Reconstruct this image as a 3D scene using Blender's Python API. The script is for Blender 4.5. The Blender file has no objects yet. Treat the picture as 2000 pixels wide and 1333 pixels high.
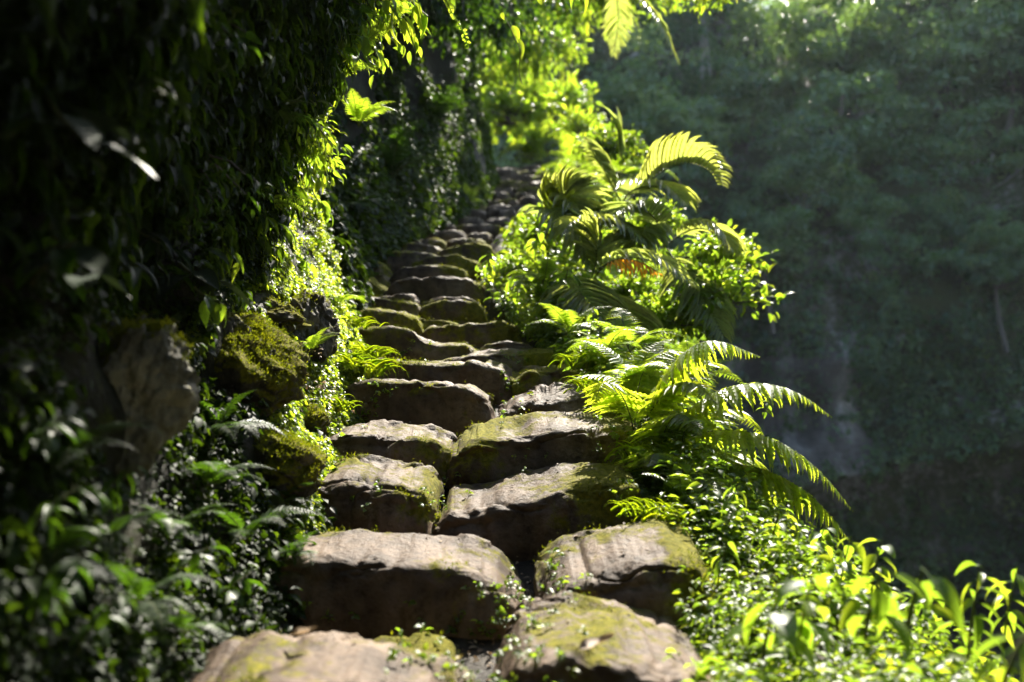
import bpy, math, random
import numpy as np

rng = np.random.default_rng(11)
random.seed(5)
S = bpy.context.scene
COL = S.collection
R = math.radians

# ------------------------------------------------------------------ camera model
F = 1944.0                       # focal length in pixels of the 2000 px photograph (35 mm lens)
TH = math.atan(84.0 / F)         # camera tilted slightly up


def P(px, py, D):
    """world point seen at photo pixel (px, py) at distance D ahead of the camera"""
    u = (px - 1000.0) / F
    v = (666.5 - py) / F
    y = math.cos(TH) - math.sin(TH) * v
    z = math.sin(TH) + math.cos(TH) * v
    s = D / y
    return np.array([u * s, D, z * s])


SUN_AZ, SUN_EL = R(13), R(42)    # azimuth measured to the right of straight ahead

# ------------------------------------------------------------------ numpy noise


def _h(ix, iy, iz, seed):
    n = (ix * 374761393 + iy * 668265263 + iz * 2147483647 + seed * 1274126177) & 0xFFFFFFFF
    n = ((n ^ (n >> 13)) * 1274126177) & 0xFFFFFFFF
    n = ((n ^ (n >> 15)) * 2246822519) & 0xFFFFFFFF
    n = n ^ (n >> 16)
    return (n & 0xFFFFFF) / float(0xFFFFFF)


def vnoise(p, seed=0):
    p = np.asarray(p, float)
    i = np.floor(p).astype(np.int64)
    f = p - i
    u = f * f * (3 - 2 * f)
    r = 0
    for dx in (0, 1):
        wx = u[:, 0] if dx else 1 - u[:, 0]
        for dy in (0, 1):
            wy = u[:, 1] if dy else 1 - u[:, 1]
            for dz in (0, 1):
                wz = u[:, 2] if dz else 1 - u[:, 2]
                r = r + wx * wy * wz * _h(i[:, 0] + dx, i[:, 1] + dy, i[:, 2] + dz, seed)
    return r


def fbm(p, octv=4, seed=0, gain=.5):
    p = np.asarray(p, float)
    a, s, t = 1.0, 0, 0
    for k in range(octv):
        s = s + a * (vnoise(p * 2.03 ** k + 17.3 * k, seed + k) - .5)
        t += a
        a *= gain
    return s / t * 2          # about -1..1


def facet(q, seed):
    """cell by cell tilted planes, so that rock surfaces break into flat chips"""
    i = np.floor(q).astype(np.int64)
    best = np.full(len(q), 9.0)
    val = np.zeros(len(q))
    for dx in (-1, 0, 1):
        for dy in (-1, 0, 1):
            for dz in (-1, 0, 1):
                c = i + np.array([dx, dy, dz])
                r = [_h(c[:, 0], c[:, 1], c[:, 2], seed + k) for k in range(6)]
                pos = c + np.stack(r[:3], -1)
                g = np.stack(r[3:], -1) * 2 - 1
                d = q - pos
                dd = (d * d).sum(1)
                k = dd < best
                best = np.where(k, dd, best)
                val = np.where(k, (d * g).sum(1) + .35 * (r[3] - .5), val)
    return val


def sstep(a, b, x):
    t = np.clip((x - a) / (b - a), 0, 1)
    return t * t * (3 - 2 * t)


def unit(v):
    return v / np.maximum(np.linalg.norm(v, axis=-1, keepdims=True), 1e-9)

# ------------------------------------------------------------------ mesh building


def make_mesh(name, V, Fs, mats, attrs=None, smooth=True, matidx=None):
    me = bpy.data.meshes.new(name)
    V = np.asarray(V, np.float32)
    Fs = [np.asarray(f, np.int32) for f in Fs if len(f)]
    loops = np.concatenate([f.ravel() for f in Fs])
    tot = np.concatenate([np.full(len(f), f.shape[1], np.int32) for f in Fs])
    start = np.concatenate([[0], np.cumsum(tot)[:-1]]).astype(np.int32)
    me.vertices.add(len(V))
    me.vertices.foreach_set('co', V.ravel())
    me.loops.add(len(loops))
    me.loops.foreach_set('vertex_index', loops)
    me.polygons.add(len(tot))
    me.polygons.foreach_set('loop_start', start)
    me.polygons.foreach_set('loop_total', tot)
    if smooth:
        me.polygons.foreach_set('use_smooth', np.ones(len(tot), bool))
    for m in mats:
        me.materials.append(m)
    if matidx is not None:
        me.polygons.foreach_set('material_index', np.asarray(matidx, np.int32))
    me.update(calc_edges=True)
    for k, a in (attrs or {}).items():
        at = me.attributes.new(k, 'FLOAT', 'POINT')
        at.data.foreach_set('value', np.asarray(a, np.float32))
    me.validate(clean_customdata=False)
    return me


def link(name, me, parent=None, loc=(0, 0, 0), rot=(0, 0, 0), scale=1.0):
    o = bpy.data.objects.new(name, me)
    COL.objects.link(o)
    o.parent = parent
    o.location = tuple(float(x) for x in loc)
    o.rotation_euler = rot
    o.scale = (scale,) * 3 if np.isscalar(scale) else scale
    return o


def tag(o, label=None, cat=None, group=None, kind=None):
    if label:
        o['label'] = label
    if cat:
        o['category'] = cat
    if group:
        o['group'] = group
    if kind:
        o['kind'] = kind
    return o


class Buf:
    """collects leaves, tubes and sheets for one mesh"""

    def __init__(self):
        self.V, self.F, self.T, self.n = [], [], [], 0

    def raw(self, V, Fl, tint=.5):
        V = np.asarray(V, float)
        self.V.append(V)
        for f in Fl:
            self.F.append(np.asarray(f) + self.n)
        self.T.append(np.full(len(V), tint) if np.isscalar(tint) else np.asarray(tint))
        self.n += len(V)

    def leaves(self, tm, O, A, N, L, W, tint):
        T, Fq = tm
        O = np.atleast_2d(O)
        n = len(O)
        if n == 0:
            return
        A = unit(np.broadcast_to(A, (n, 3)))
        N = np.broadcast_to(N, (n, 3))
        Sx = unit(np.cross(A, N) + 1e-6)
        N2 = np.cross(Sx, A)
        L = np.broadcast_to(L, (n,))[:, None, None]
        W = np.broadcast_to(W, (n,))[:, None, None]
        V = (O[:, None, :] + L * T[None, :, 1:2] * A[:, None, :] + W * T[None, :, 0:1] * Sx[:, None, :]
             + L * T[None, :, 2:3] * N2[:, None, :])
        k = len(T)
        idx = (np.arange(n) * k)[:, None, None] + Fq[None]
        tint = np.broadcast_to(tint, (n,))
        self.V.append(V.reshape(-1, 3))
        self.F.append(idx.reshape(-1, Fq.shape[1]) + self.n)
        # paler edges, darker midrib, tip older than base
        off = np.where(np.abs(T[:, 0]) < 1e-6, -.16, .05) + .12 * (T[:, 1] - .5)
        self.T.append((tint[:, None] + off[None]).ravel())
        self.n += n * k

    def tube(self, pts, rad, seg=6, tint=.5):
        pts = np.asarray(pts, float)
        rad = np.broadcast_to(rad, (len(pts),))
        T = unit(np.gradient(pts, axis=0))
        up = np.array([.13, .21, .97])
        Sx = unit(np.cross(T, up))
        Sy = np.cross(Sx, T)
        a = np.linspace(0, 2 * np.pi, seg, endpoint=False)
        ring = np.cos(a)[None, :, None] * Sx[:, None, :] + np.sin(a)[None, :, None] * Sy[:, None, :]
        V = pts[:, None, :] + ring * rad[:, None, None]
        m = len(pts)
        i = np.arange(m - 1)[:, None] * seg
        j = np.arange(seg)[None]
        j2 = (j + 1) % seg
        Fq = np.stack([i + j, i + j2, i + seg + j2, i + seg + j], -1).reshape(-1, 4)
        self.raw(V.reshape(-1, 3), [Fq], tint)

    def mesh(self, name, mat):
        V = np.concatenate(self.V)
        by = {}
        for f in self.F:
            by.setdefault(f.shape[1], []).append(f)
        return make_mesh(name, V, [np.concatenate(x) for x in by.values()], [mat], {'tint': np.concatenate(self.T)})


def leaf_tm(n=6, kind='ovate', fold=.3, droop=.5, lobes=0, curl=0.0):
    t = np.linspace(0, 1, n)
    if kind == 'ovate':
        w = np.sin(np.pi * t ** .72) ** .85
    elif kind == 'lance':
        w = np.sin(np.pi * t ** .6) ** .9
    elif kind == 'strap':
        w = np.minimum(1, np.minimum(t * 9 + .3, (1 - t) * 3.2 + .02))
    elif kind == 'round':
        w = np.sqrt(np.maximum(0, 1 - (2 * t - 1) ** 2))
    elif kind == 'pinna':
        w = np.minimum(1, (1 - t) * 1.35 + .02) * np.minimum(1, t * 8 + .5)
    elif kind == 'grass':
        w = (1 - t) ** .7
    w = np.maximum(w, .03)
    if lobes:
        w = w * np.where(np.arange(n) % 2 == 0, 1.0, .50)
        w[-1] = .03
    ang = -droop * t * t
    dt = np.diff(t, prepend=0)
    y = np.cumsum(np.cos(ang) * dt)
    z = np.cumsum(np.sin(ang) * dt)
    ww = .5 * w
    wav = curl * np.sin(t * 9)
    V = np.empty((n, 3, 3))
    V[:, 0] = np.stack([-ww, y, z + fold * .25 * w + wav * .05], -1)
    V[:, 1] = np.stack([0 * ww, y, z], -1)
    V[:, 2] = np.stack([ww, y, z + fold * .25 * w - wav * .05], -1)
    if lobes:       # lobe tips lean forward
        V[::2, 0, 1] += .35 / n
        V[::2, 2, 1] += .35 / n
    i = np.arange(n - 1)[:, None] * 3
    Fq = np.concatenate([np.concatenate([i + 0, i + 1, i + 4, i + 3], 1), np.concatenate([i + 1, i + 2, i + 5, i + 4], 1)])
    return V.reshape(-1, 3), Fq


OVATE = leaf_tm(7, 'ovate', .35, .7)
OVATE_F = leaf_tm(7, 'ovate', .15, .25, curl=.4)
OVATE_S = leaf_tm(4, 'ovate', .4, .6)
LANCE = leaf_tm(7, 'lance', .35, .9)
LANCE_S = leaf_tm(4, 'lance', .4, .7)
ROUND_S = leaf_tm(4, 'round', .3, .5)
STRAP = leaf_tm(7, 'strap', .35, .8)
PINNA = leaf_tm(15, 'pinna', .2, .35, lobes=1)
PINNA_S = leaf_tm(6, 'pinna', .3, .4)
GRASS = leaf_tm(7, 'grass', .4, 2.0)
TINY = leaf_tm(3, 'lance', .4, .4)


def rvec(n):
    return unit(rng.normal(size=(n, 3)))

# ------------------------------------------------------------------ materials


def newmat(name):
    m = bpy.data.materials.new(name)
    m.use_nodes = True
    nt = m.node_tree
    nt.nodes.clear()
    out = nt.nodes.new('ShaderNodeOutputMaterial')
    return m, nt, out


def nd(nt, typ, **kw):
    n = nt.nodes.new(typ)
    for k, v in kw.items():
        setattr(n, k, v)
    return n


def ramp(nt, stops, interp='LINEAR'):
    r = nd(nt, 'ShaderNodeValToRGB')
    e = r.color_ramp.elements
    r.color_ramp.interpolation = interp
    while len(e) < len(stops):
        e.new(.5)
    for k, (p, c) in enumerate(stops):
        e[k].position = p
        e[k].color = (*c, 1) if len(c) == 3 else c
    return r


def noise_tex(nt, scale, detail=4, rough=.55, coord='Object'):
    tc = nd(nt, 'ShaderNodeTexCoord')
    n = nd(nt, 'ShaderNodeTexNoise')
    n.inputs['Scale'].default_value = scale
    n.inputs['Detail'].default_value = detail
    n.inputs['Roughness'].default_value = rough
    nt.links.new(tc.outputs[coord], n.inputs['Vector'])
    return n


def leaf_mat(name, lo, mid, hi, trans=.5, tcol=(1.9, 1.75, .55), rough=.38, spec=.4, spots=True):
    m, nt, out = newmat(name)
    L = nt.links.new
    at = nd(nt, 'ShaderNodeAttribute', attribute_name='tint')
    rp = ramp(nt, [(0, lo), (.5, mid), (1, hi)])
    L(at.outputs['Fac'], rp.inputs['Fac'])
    col = rp.outputs['Color']
    if spots:
        n = noise_tex(nt, 35, 3)
        r2 = ramp(nt, [(.35, (.72, .72, .72)), (.6, (1.12, 1.12, 1.12))])
        L(n.outputs['Fac'], r2.inputs['Fac'])
        mx = nd(nt, 'ShaderNodeMix', data_type='RGBA', blend_type='MULTIPLY')
        mx.inputs['Factor'].default_value = 1
        L(col, mx.inputs['A'])
        L(r2.outputs['Color'], mx.inputs['B'])
        col = mx.outputs['Result']
    b = nd(nt, 'ShaderNodeBsdfPrincipled')
    b.inputs['Roughness'].default_value = rough
    b.inputs['Specular IOR Level'].default_value = spec
    L(col, b.inputs['Base Color'])
    tr = nd(nt, 'ShaderNodeBsdfTranslucent')
    m2 = nd(nt, 'ShaderNodeMix', data_type='RGBA', blend_type='MULTIPLY')
    m2.inputs['Factor'].default_value = 1
    m2.clamp_result = False
    L(col, m2.inputs['A'])
    m2.inputs['B'].default_value = (*tcol, 1)
    L(m2.outputs['Result'], tr.inputs['Color'])
    mixs = nd(nt, 'ShaderNodeMixShader')
    mixs.inputs['Fac'].default_value = trans
    L(b.outputs[0], mixs.inputs[1])
    L(tr.outputs[0], mixs.inputs[2])
    L(mixs.outputs[0], out.inputs['Surface'])
    return m


M_fern = leaf_mat('fern_leaf', (.055, .092, .012), (.090, .145, .016), (.155, .19, .02), .56, (4.6, 4.1, 1.6), .40)
M_leaf = leaf_mat('broad_leaf', (.045, .082, .012), (.074, .132, .016), (.135, .175, .02), .54, (4.5, 4.0, 1.6), .42)
M_palm = leaf_mat('palm_leaf', (.085, .125, .05), (.12, .17, .06), (.17, .205, .06), .52, (3.5, 3.05, 1.5), .36, 1.0)
M_orange = leaf_mat('orange_frond', (.45, .20, .03), (.6, .28, .04), (.7, .40, .06), .6, (2.2, 2.0, .9), .4)
M_dark = leaf_mat('leaf_shade_tint', (.012, .028, .007), (.024, .052, .011), (.045, .085, .015), .4, (3.2, 3.2, .6), .48, .3)  # leaf green darkened to put the bank's shade into the colour
M_far = leaf_mat('forest_leaf', (.045, .085, .045), (.085, .14, .06), (.15, .19, .07), .45, (2.6, 2.6, 1.0), .32, .7, False)
M_under = leaf_mat('carpet_shade_tint', (.010, .021, .005), (.021, .042, .008), (.045, .075, .012), .4, (3.2, 3.0, .5), .55, .18)  # carpet green darkened so that shade sits in the colour
M_moss = leaf_mat('moss', (.035, .050, .008), (.075, .090, .012), (.135, .14, .018), .4, (3.2, 3.0, .5), .8, .15, False)
M_grass = leaf_mat('grass_blade', (.06, .10, .012), (.10, .15, .015), (.16, .19, .02), .5, (4.4, 4.2, .7), .4)
M_dry = leaf_mat('dry_leaf', (.20, .13, .07), (.34, .24, .15), (.45, .36, .24), .25, (1.3, 1.2, 1.0), .55, .4)
M_litter = leaf_mat('litter', (.03, .02, .012), (.09, .06, .035), (.22, .15, .08), .15, (1.3, 1.2, 1.0), .7, .2)
M_yellow = leaf_mat('yellow_leaf', (.30, .22, .02), (.42, .32, .03), (.5, .4, .05), .4, (1.6, 1.5, .8), .5, .4)


M_sheen = leaf_mat('glossy_leaf', (.02, .034, .018), (.03, .046, .024), (.042, .06, .032), .06, (2, 2, 1), .55, .14)


def simple_bark(name, c1, c2, scale):
    m, nt, out = newmat(name)
    L = nt.links.new
    n = noise_tex(nt, scale, 6, .65)
    r = ramp(nt, [(.3, c1), (.7, c2)])
    L(n.outputs['Fac'], r.inputs['Fac'])
    b = nd(nt, 'ShaderNodeBsdfPrincipled')
    b.inputs['Roughness'].default_value = .75
    L(r.outputs['Color'], b.inputs['Base Color'])
    bp = nd(nt, 'ShaderNodeBump')
    bp.inputs['Strength'].default_value = .6
    bp.inputs['Distance'].default_value = .01
    L(n.outputs['Fac'], bp.inputs['Height'])
    L(bp.outputs['Normal'], b.inputs['Normal'])
    L(b.outputs[0], out.inputs['Surface'])
    return m


M_stem = simple_bark('green_stem', (.06, .075, .02), (.12, .13, .03), 40)
M_bark = simple_bark('bark', (.05, .04, .03), (.13, .11, .085), 12)
M_palebark = simple_bark('pale_bark', (.16, .15, .13), (.34, .32, .28), 6)


def rock_mat(name, c_dark, c_mid, c_light, moss_lo=(.045, .052, .008), moss_hi=(.19, .17, .016), sc=1.0, bump=.012, use_moss=True, mossw=.16, stretch=None):
    """stone with pits, lichen flecks and moss where the mesh's moss value says so"""
    m, nt, out = newmat(name)
    L = nt.links.new
    n1 = noise_tex(nt, 3.2 * sc, 8, .62)
    if stretch:
        mp = nd(nt, 'ShaderNodeMapping')
        mp.inputs['Scale'].default_value = stretch
        L(n1.inputs['Vector'].links[0].from_socket, mp.inputs['Vector'])
        L(mp.outputs[0], n1.inputs['Vector'])
    n2 = noise_tex(nt, 22 * sc, 6, .7)
    n3 = noise_tex(nt, 70 * sc, 4, .6)
    r1 = ramp(nt, [(.30, c_dark), (.5, c_mid), (.72, c_light)])
    L(n1.outputs['Fac'], r1.inputs['Fac'])
    r2 = ramp(nt, [(.33, (.42, .40, .38)), (.47, (.95, .95, .95)), (.70, (1.25, 1.22, 1.18))])
    L(n2.outputs['Fac'], r2.inputs['Fac'])
    mx = nd(nt, 'ShaderNodeMix', data_type='RGBA', blend_type='MULTIPLY')
    mx.inputs['Factor'].default_value = .9
    L(r1.outputs['Color'], mx.inputs['A'])
    L(r2.outputs['Color'], mx.inputs['B'])
    col = mx.outputs['Result']
    vor = nd(nt, 'ShaderNodeTexVoronoi')
    vor.inputs['Scale'].default_value = 9 * sc
    tc = nd(nt, 'ShaderNodeTexCoord')
    L(tc.outputs['Object'], vor.inputs['Vector'])
    # height
    ad = nd(nt, 'ShaderNodeMath', operation='MULTIPLY_ADD')
    L(n2.outputs['Fac'], ad.inputs[0])
    ad.inputs[1].default_value = .55
    L(n1.outputs['Fac'], ad.inputs[2])
    ad2 = nd(nt, 'ShaderNodeMath', operation='MULTIPLY_ADD')
    L(n3.outputs['Fac'], ad2.inputs[0])
    ad2.inputs[1].default_value = .22
    L(ad.outputs[0], ad2.inputs[2])
    b = nd(nt, 'ShaderNodeBsdfPrincipled')
    b.inputs['Roughness'].default_value = .72
    b.inputs['Specular IOR Level'].default_value = .10
    if use_moss:
        at = nd(nt, 'ShaderNodeAttribute', attribute_name='moss')
        nm = noise_tex(nt, 14 * sc, 6, .7)
        a3 = nd(nt, 'ShaderNodeMath', operation='MULTIPLY_ADD')
        L(nm.outputs['Fac'], a3.inputs[0])
        a3.inputs[1].default_value = 1.0
        L(at.outputs['Fac'], a3.inputs[2])
        mr = nd(nt, 'ShaderNodeMapRange')
        mr.inputs['From Min'].default_value = 1.0 - mossw * .5
        mr.inputs['From Max'].default_value = 1.0 + mossw * .5
        L(a3.outputs[0], mr.inputs['Value'])
        rm = ramp(nt, [(.3, moss_lo), (.68, moss_hi)])
        nmm = noise_tex(nt, 45 * sc, 5, .7)
        L(nmm.outputs['Fac'], rm.inputs['Fac'])
        m3 = nd(nt, 'ShaderNodeMix', data_type='RGBA')
        L(mr.outputs['Result'], m3.inputs['Factor'])
        L(col, m3.inputs['A'])
        L(rm.outputs['Color'], m3.inputs['B'])
        col = m3.outputs['Result']
        rr = nd(nt, 'ShaderNodeMapRange')
        rr.inputs['To Min'].default_value = .62
        rr.inputs['To Max'].default_value = .95
        L(mr.outputs['Result'], rr.inputs['Value'])
        L(rr.outputs['Result'], b.inputs['Roughness'])
    L(col, b.inputs['Base Color'])
    bp = nd(nt, 'ShaderNodeBump')
    bp.inputs['Strength'].default_value = .9
    bp.inputs['Distance'].default_value = bump
    L(ad2.outputs[0], bp.inputs['Height'])
    L(bp.outputs['Normal'], b.inputs['Normal'])
    L(b.outputs[0], out.inputs['Surface'])
    return m


M_stone = rock_mat('step_stone', (.026, .017, .011), (.108, .076, .053), (.22, .162, .115), bump=.022)
M_boulder = rock_mat('boulder_stone', (.022, .021, .016), (.06, .054, .044), (.20, .18, .14), sc=1.6, bump=.02)
M_soil = rock_mat('soil', (.012, .010, .007), (.03, .024, .016), (.06, .048, .03), bump=.02)
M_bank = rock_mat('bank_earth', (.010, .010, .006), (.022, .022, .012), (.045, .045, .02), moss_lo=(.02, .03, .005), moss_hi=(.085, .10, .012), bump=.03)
M_cliff = rock_mat('cliff_rock', (.045, .042, .036), (.13, .118, .105), (.40, .375, .345), moss_lo=(.016, .022, .010), moss_hi=(.065, .072, .028), sc=.22, bump=.35, mossw=.14, stretch=(1.3, 1, .35))  # moss darkened to paint shade into the gaps between crowns

# ------------------------------------------------------------------ path and terrain functions


def tab(xs, ys):
    xs, ys = np.array(xs, float), np.array(ys, float)
    return lambda v: np.interp(v, xs, ys)


xL = tab([-4, 2.4, 3.4, 4.3, 5, 6, 7, 8.2, 9, 9.8, 11, 12, 13, 14, 16, 17.5, 19, 21, 24, 30],
         [-.9, -.82, -.80, -.82, -.86, -.9, -1.08, -1.40, -1.38, -1.22, -1.0, -.82, -.65, -.52, -.40, -.36, -.7, -2, -5, -9])
xR = tab([-4, 2.4, 3.4, 4.3, 5, 6, 7, 8.2, 9, 9.8, 11, 12, 14, 16, 18, 22, 30],
         [.55, .55, .62, .56, .58, .42, .15, -.15, -.2, -.1, -.15, 0, .42, .55, .5, .5, .5])
zP = tab([-4, 0, 2.4, 2.9, 3.6, 4.3, 4.9, 5.4, 6, 6.5, 7.1, 7.7, 8.3, 8.8, 9.3, 9.8, 10.7, 12, 13.4, 15, 16.5, 18, 25, 30],
         [-1.0, -.95, -.78, -.74, -.57, -.36, -.2, 0, .14, .32, .5, .67, .86, 1.03, 1.2, 1.38, 1.66, 2.02, 2.42, 2.90, 3.40, 3.95, 5.0, 5.4])
wB = tab([-4, 2.4, 3.0, 3.6, 4.5, 6, 7, 8, 10, 14, 18, 30], [1.2, 1.1, 1.0, .80, .56, .62, .75, .95, 1.0, 1.0, 1.1, 1.2])
fB = tab([-50, 0, .3, .7, 1.0, 1.3, 1.7, 2.3, 3.2, 5, 80], [-.02, -.02, -.02, .12, .32, .7, 1.6, 3.6, 7, 14, 15])


def ground_z(x, y, rough=True):
    d = (x - xR(y)) / wB(y)
    inside = sstep(0, .12, x - xL(y)) * sstep(0, .12, xR(y) - x)
    z = zP(y) - .13 - fB(d) - .10 * inside
    if rough:
        p = np.stack([x, y, 0 * x], -1)
        z = z + .05 * fbm(p * 2.2, 3, 3) + .5 * sstep(1.2, 4, d) * fbm(p * .5, 3, 4)
    return np.maximum(z, -12 + .3 * 0)


PN = np.array([(-.25, -.35), (.03, 0), (.17, .22), (.30, .5), (.40, .9), (.38, 1.25), (.17, 1.65), (.0, 2.05), (-.22, 2.5), (-.30, 2.9), (-.05, 3.35), (.6, 3.7), (1.5, 3.9), (4, 4.6), (9, 5.5)])
PF = np.array([(-.25, -.35), (.02, 0), (.18, .4), (.36, .9), (.48, 1.5), (.50, 2.3), (.42, 3.2), (.25, 4.2), (.0, 5.2), (-.15, 6), (-.05, 6.6), (.5, 7.2), (1.5, 7.8), (4, 8.5), (9, 9.5)])
PV = np.linspace(0, 1, len(PN))


def bank(y, v):
    """left bank: y along the path, v up the face and over the top"""
    t = sstep(6.2, 7.8, y)
    off = (1 - t) * np.interp(v, PV, PN[:, 0]) + t * np.interp(v, PV, PF[:, 0]) * (1 - .35 * sstep(12, 17, y))
    h = (1 - t) * np.interp(v, PV, PN[:, 1]) + t * np.interp(v, PV, PF[:, 1])
    # unseen overhang added behind the viewer to cut sky light on the steps
    shade_roof = sstep(1.9, -.6, y) * sstep(1.5, 2.7, h) * sstep(6.5, 3.4, h)
    off = off - 6.0 * shade_roof
    h = h + 1.0 * shade_roof * sstep(1.6, -.5, y)
    x = xL(y) - off
    z = zP(y) + h
    p = np.stack([x * .5, y, z], -1)
    w = sstep(.02, .2, v)
    x = x + w * (.24 * fbm(p * .9, 4, 21) + .06 * fbm(p * 4, 3, 27))
    z = z + w * .1 * fbm(p * 1.3, 3, 23)
    yy = y + w * .12 * fbm(p * 1.5, 3, 25)
    return np.stack([x, yy, z], -1)


def bank_pn(y, v):
    p = bank(y, v)
    e = .01
    dy = bank(y + e, v) - bank(y - e, v)
    dv = bank(y, v + e * .3) - bank(y, v - e * .3)
    n = unit(np.cross(dv, dy))
    n = np.where((n[:, :1] < 0) & (v[:, None] < .62), -n, n)
    n = np.where((n[:, 2:3] < 0) & (v[:, None] >= .72), -n, n)
    return p, n


def ground_pn(x, y):
    z = ground_z(x, y)
    e = .03
    zx = (ground_z(x + e, y) - ground_z(x - e, y)) / (2 * e)
    zy = (ground_z(x, y + e) - ground_z(x, y - e)) / (2 * e)
    return np.stack([x, y, z], -1), unit(np.stack([-zx, -zy, np.ones_like(zx)], -1))


def ledge(x):
    return -3.7 + .2 * (x - 12)


def cliff(x, z):
    zl = ledge(x)
    y = 37 - .10 * (x - 12) + 1.25 * np.maximum(0, x * 0) 
    crest = 22 - 1.0 * np.exp(-((x - 14.5) / 4.0) ** 2) + 1.5 * np.sin(x * .7) - 2 * np.exp(-((x - 4) / 4) ** 2)
    y = y + np.interp(z, [-30, 4, 8, 16, 26, 45], [0, 0, 1.6, 6.5, 13, 24]) + np.exp(-((x - 14.5) / 4.5) ** 2) * (4.5 * sstep(6, 16, z) + 6 * sstep(14, 24, z))
    y = y + 4 * np.maximum(0, z - crest)
    under = sstep(zl + .15, zl - .2, z) * 5.5 * sstep(-12, -5, z + 4)
    y = y + under - 1.4 * np.exp(-((z - zl - .8) / 1.3) ** 2)
    p = np.stack([x, 0 * x, z], -1)
    y = y + 4.2 * fbm(p * .10, 3, 41) + 1.6 * fbm(p * .35, 4, 43) + .35 * fbm(p * np.array([1.3, 1, .6]), 3, 47)
    y = y - 6 * sstep(16, 30, x)
    return np.stack([x, y, z], -1)


def rock_patch(x, z):
    wob = fbm(np.stack([x * .6, 0 * x, z * .5], -1), 3, 95)
    a = sstep(2.4, 1.7, np.abs(x - 10.4 + .5 * z) + .9 * wob) * sstep(2.4, 1.6, np.abs(z + .9) + .6 * wob)
    b = .0 * sstep(2.2, .8, np.abs(x - 18.6)) * sstep(2.2, .8, np.abs(z - .3))
    c = .0 * sstep(1.6, .5, np.abs(x - 15.0)) * sstep(2.5, 1, np.abs(z + 7.0))
    return np.maximum(np.maximum(a, b), c)


def grid_faces(nu, nv):
    i = np.arange(nu - 1)[:, None] * nv
    j = np.arange(nv - 1)[None]
    return np.stack([i + j, i + nv + j, i + nv + j + 1, i + j + 1], -1).reshape(-1, 4)


# ground sheet -----------------------------------------------------------
gx = np.concatenate([np.linspace(-2.2, 3.5, 130), np.linspace(3.6, 70, 70)])
gy = np.concatenate([np.linspace(-4, 12, 230), np.linspace(12.1, 30, 90), np.linspace(31, 70, 20)])
X, Y = np.meshgrid(gx, gy, indexing='ij')
x, y = X.ravel(), Y.ravel()
z = ground_z(x, y)
V = np.stack([x, y, z], -1)
mo = .12 + .45 * fbm(V * 1.7, 3, 51)
tag(link('ground', make_mesh('ground', V, [grid_faces(len(gx), len(gy))], [M_soil], {'moss': mo})), kind='structure')
# left bank ---------------------------------------------------------------
by = np.concatenate([np.linspace(-4, 1, 25), np.linspace(1.05, 9, 200), np.linspace(9.1, 19, 120), np.linspace(19.2, 32, 40)])
bv = np.linspace(0, 1, 150)
Y, Vv = np.meshgrid(by, bv, indexing='ij')
V = bank(Y.ravel(), Vv.ravel())
mo = .28 + .5 * fbm(V * 1.4, 4, 53)
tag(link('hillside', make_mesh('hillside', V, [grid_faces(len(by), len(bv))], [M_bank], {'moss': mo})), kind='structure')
# far cliff ---------------------------------------------------------------
cx = np.linspace(-34, 52, 260)
cz = np.concatenate([np.linspace(-16, 12, 150), np.linspace(12.2, 27, 60)])
X, Z = np.meshgrid(cx, cz, indexing='ij')
V = cliff(X.ravel(), Z.ravel())
mo = .60 + .3 * fbm(V * .3, 4, 57) - .9 * rock_patch(V[:, 0], V[:, 2])
tag(link('cliff', make_mesh('cliff', V, [grid_faces(len(cx), len(cz))], [M_cliff], {'moss': mo})), kind='structure')

# ------------------------------------------------------------------ stones


def moss_tufts(V, Nn, mossv, count, size, seed):
    """short moss shoots standing on the mossy part of a rock"""
    w = np.clip(mossv - .52, 0, 1)
    if w.sum() < 1e-3 or count < 4:
        return None
    idx = rng.choice(len(V), count, p=w / w.sum())
    O = V[idx] + rng.normal(size=(count, 3)) * size * .9
    A = unit(Nn[idx] + .55 * rng.normal(size=(count, 3)))
    b = Buf()
    L = size * rng.uniform(.5, 1.5, count)
    b.leaves(TINY, O - Nn[idx] * size * .35, A, rvec(count), L, L * .45, np.clip(.45 + .3 * fbm(O * 9, 2, seed) + rng.normal(size=count) * .15, 0, 1))
    return b.mesh('moss', M_moss)


def vert_normals(V, Fq):
    a, b, c, d = (V[Fq[:, k]] for k in range(4))
    n = np.cross(c - a, d - b)
    N = np.zeros_like(V)
    for k in range(4):
        np.add.at(N, Fq[:, k], n)
    return unit(N)


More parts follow.
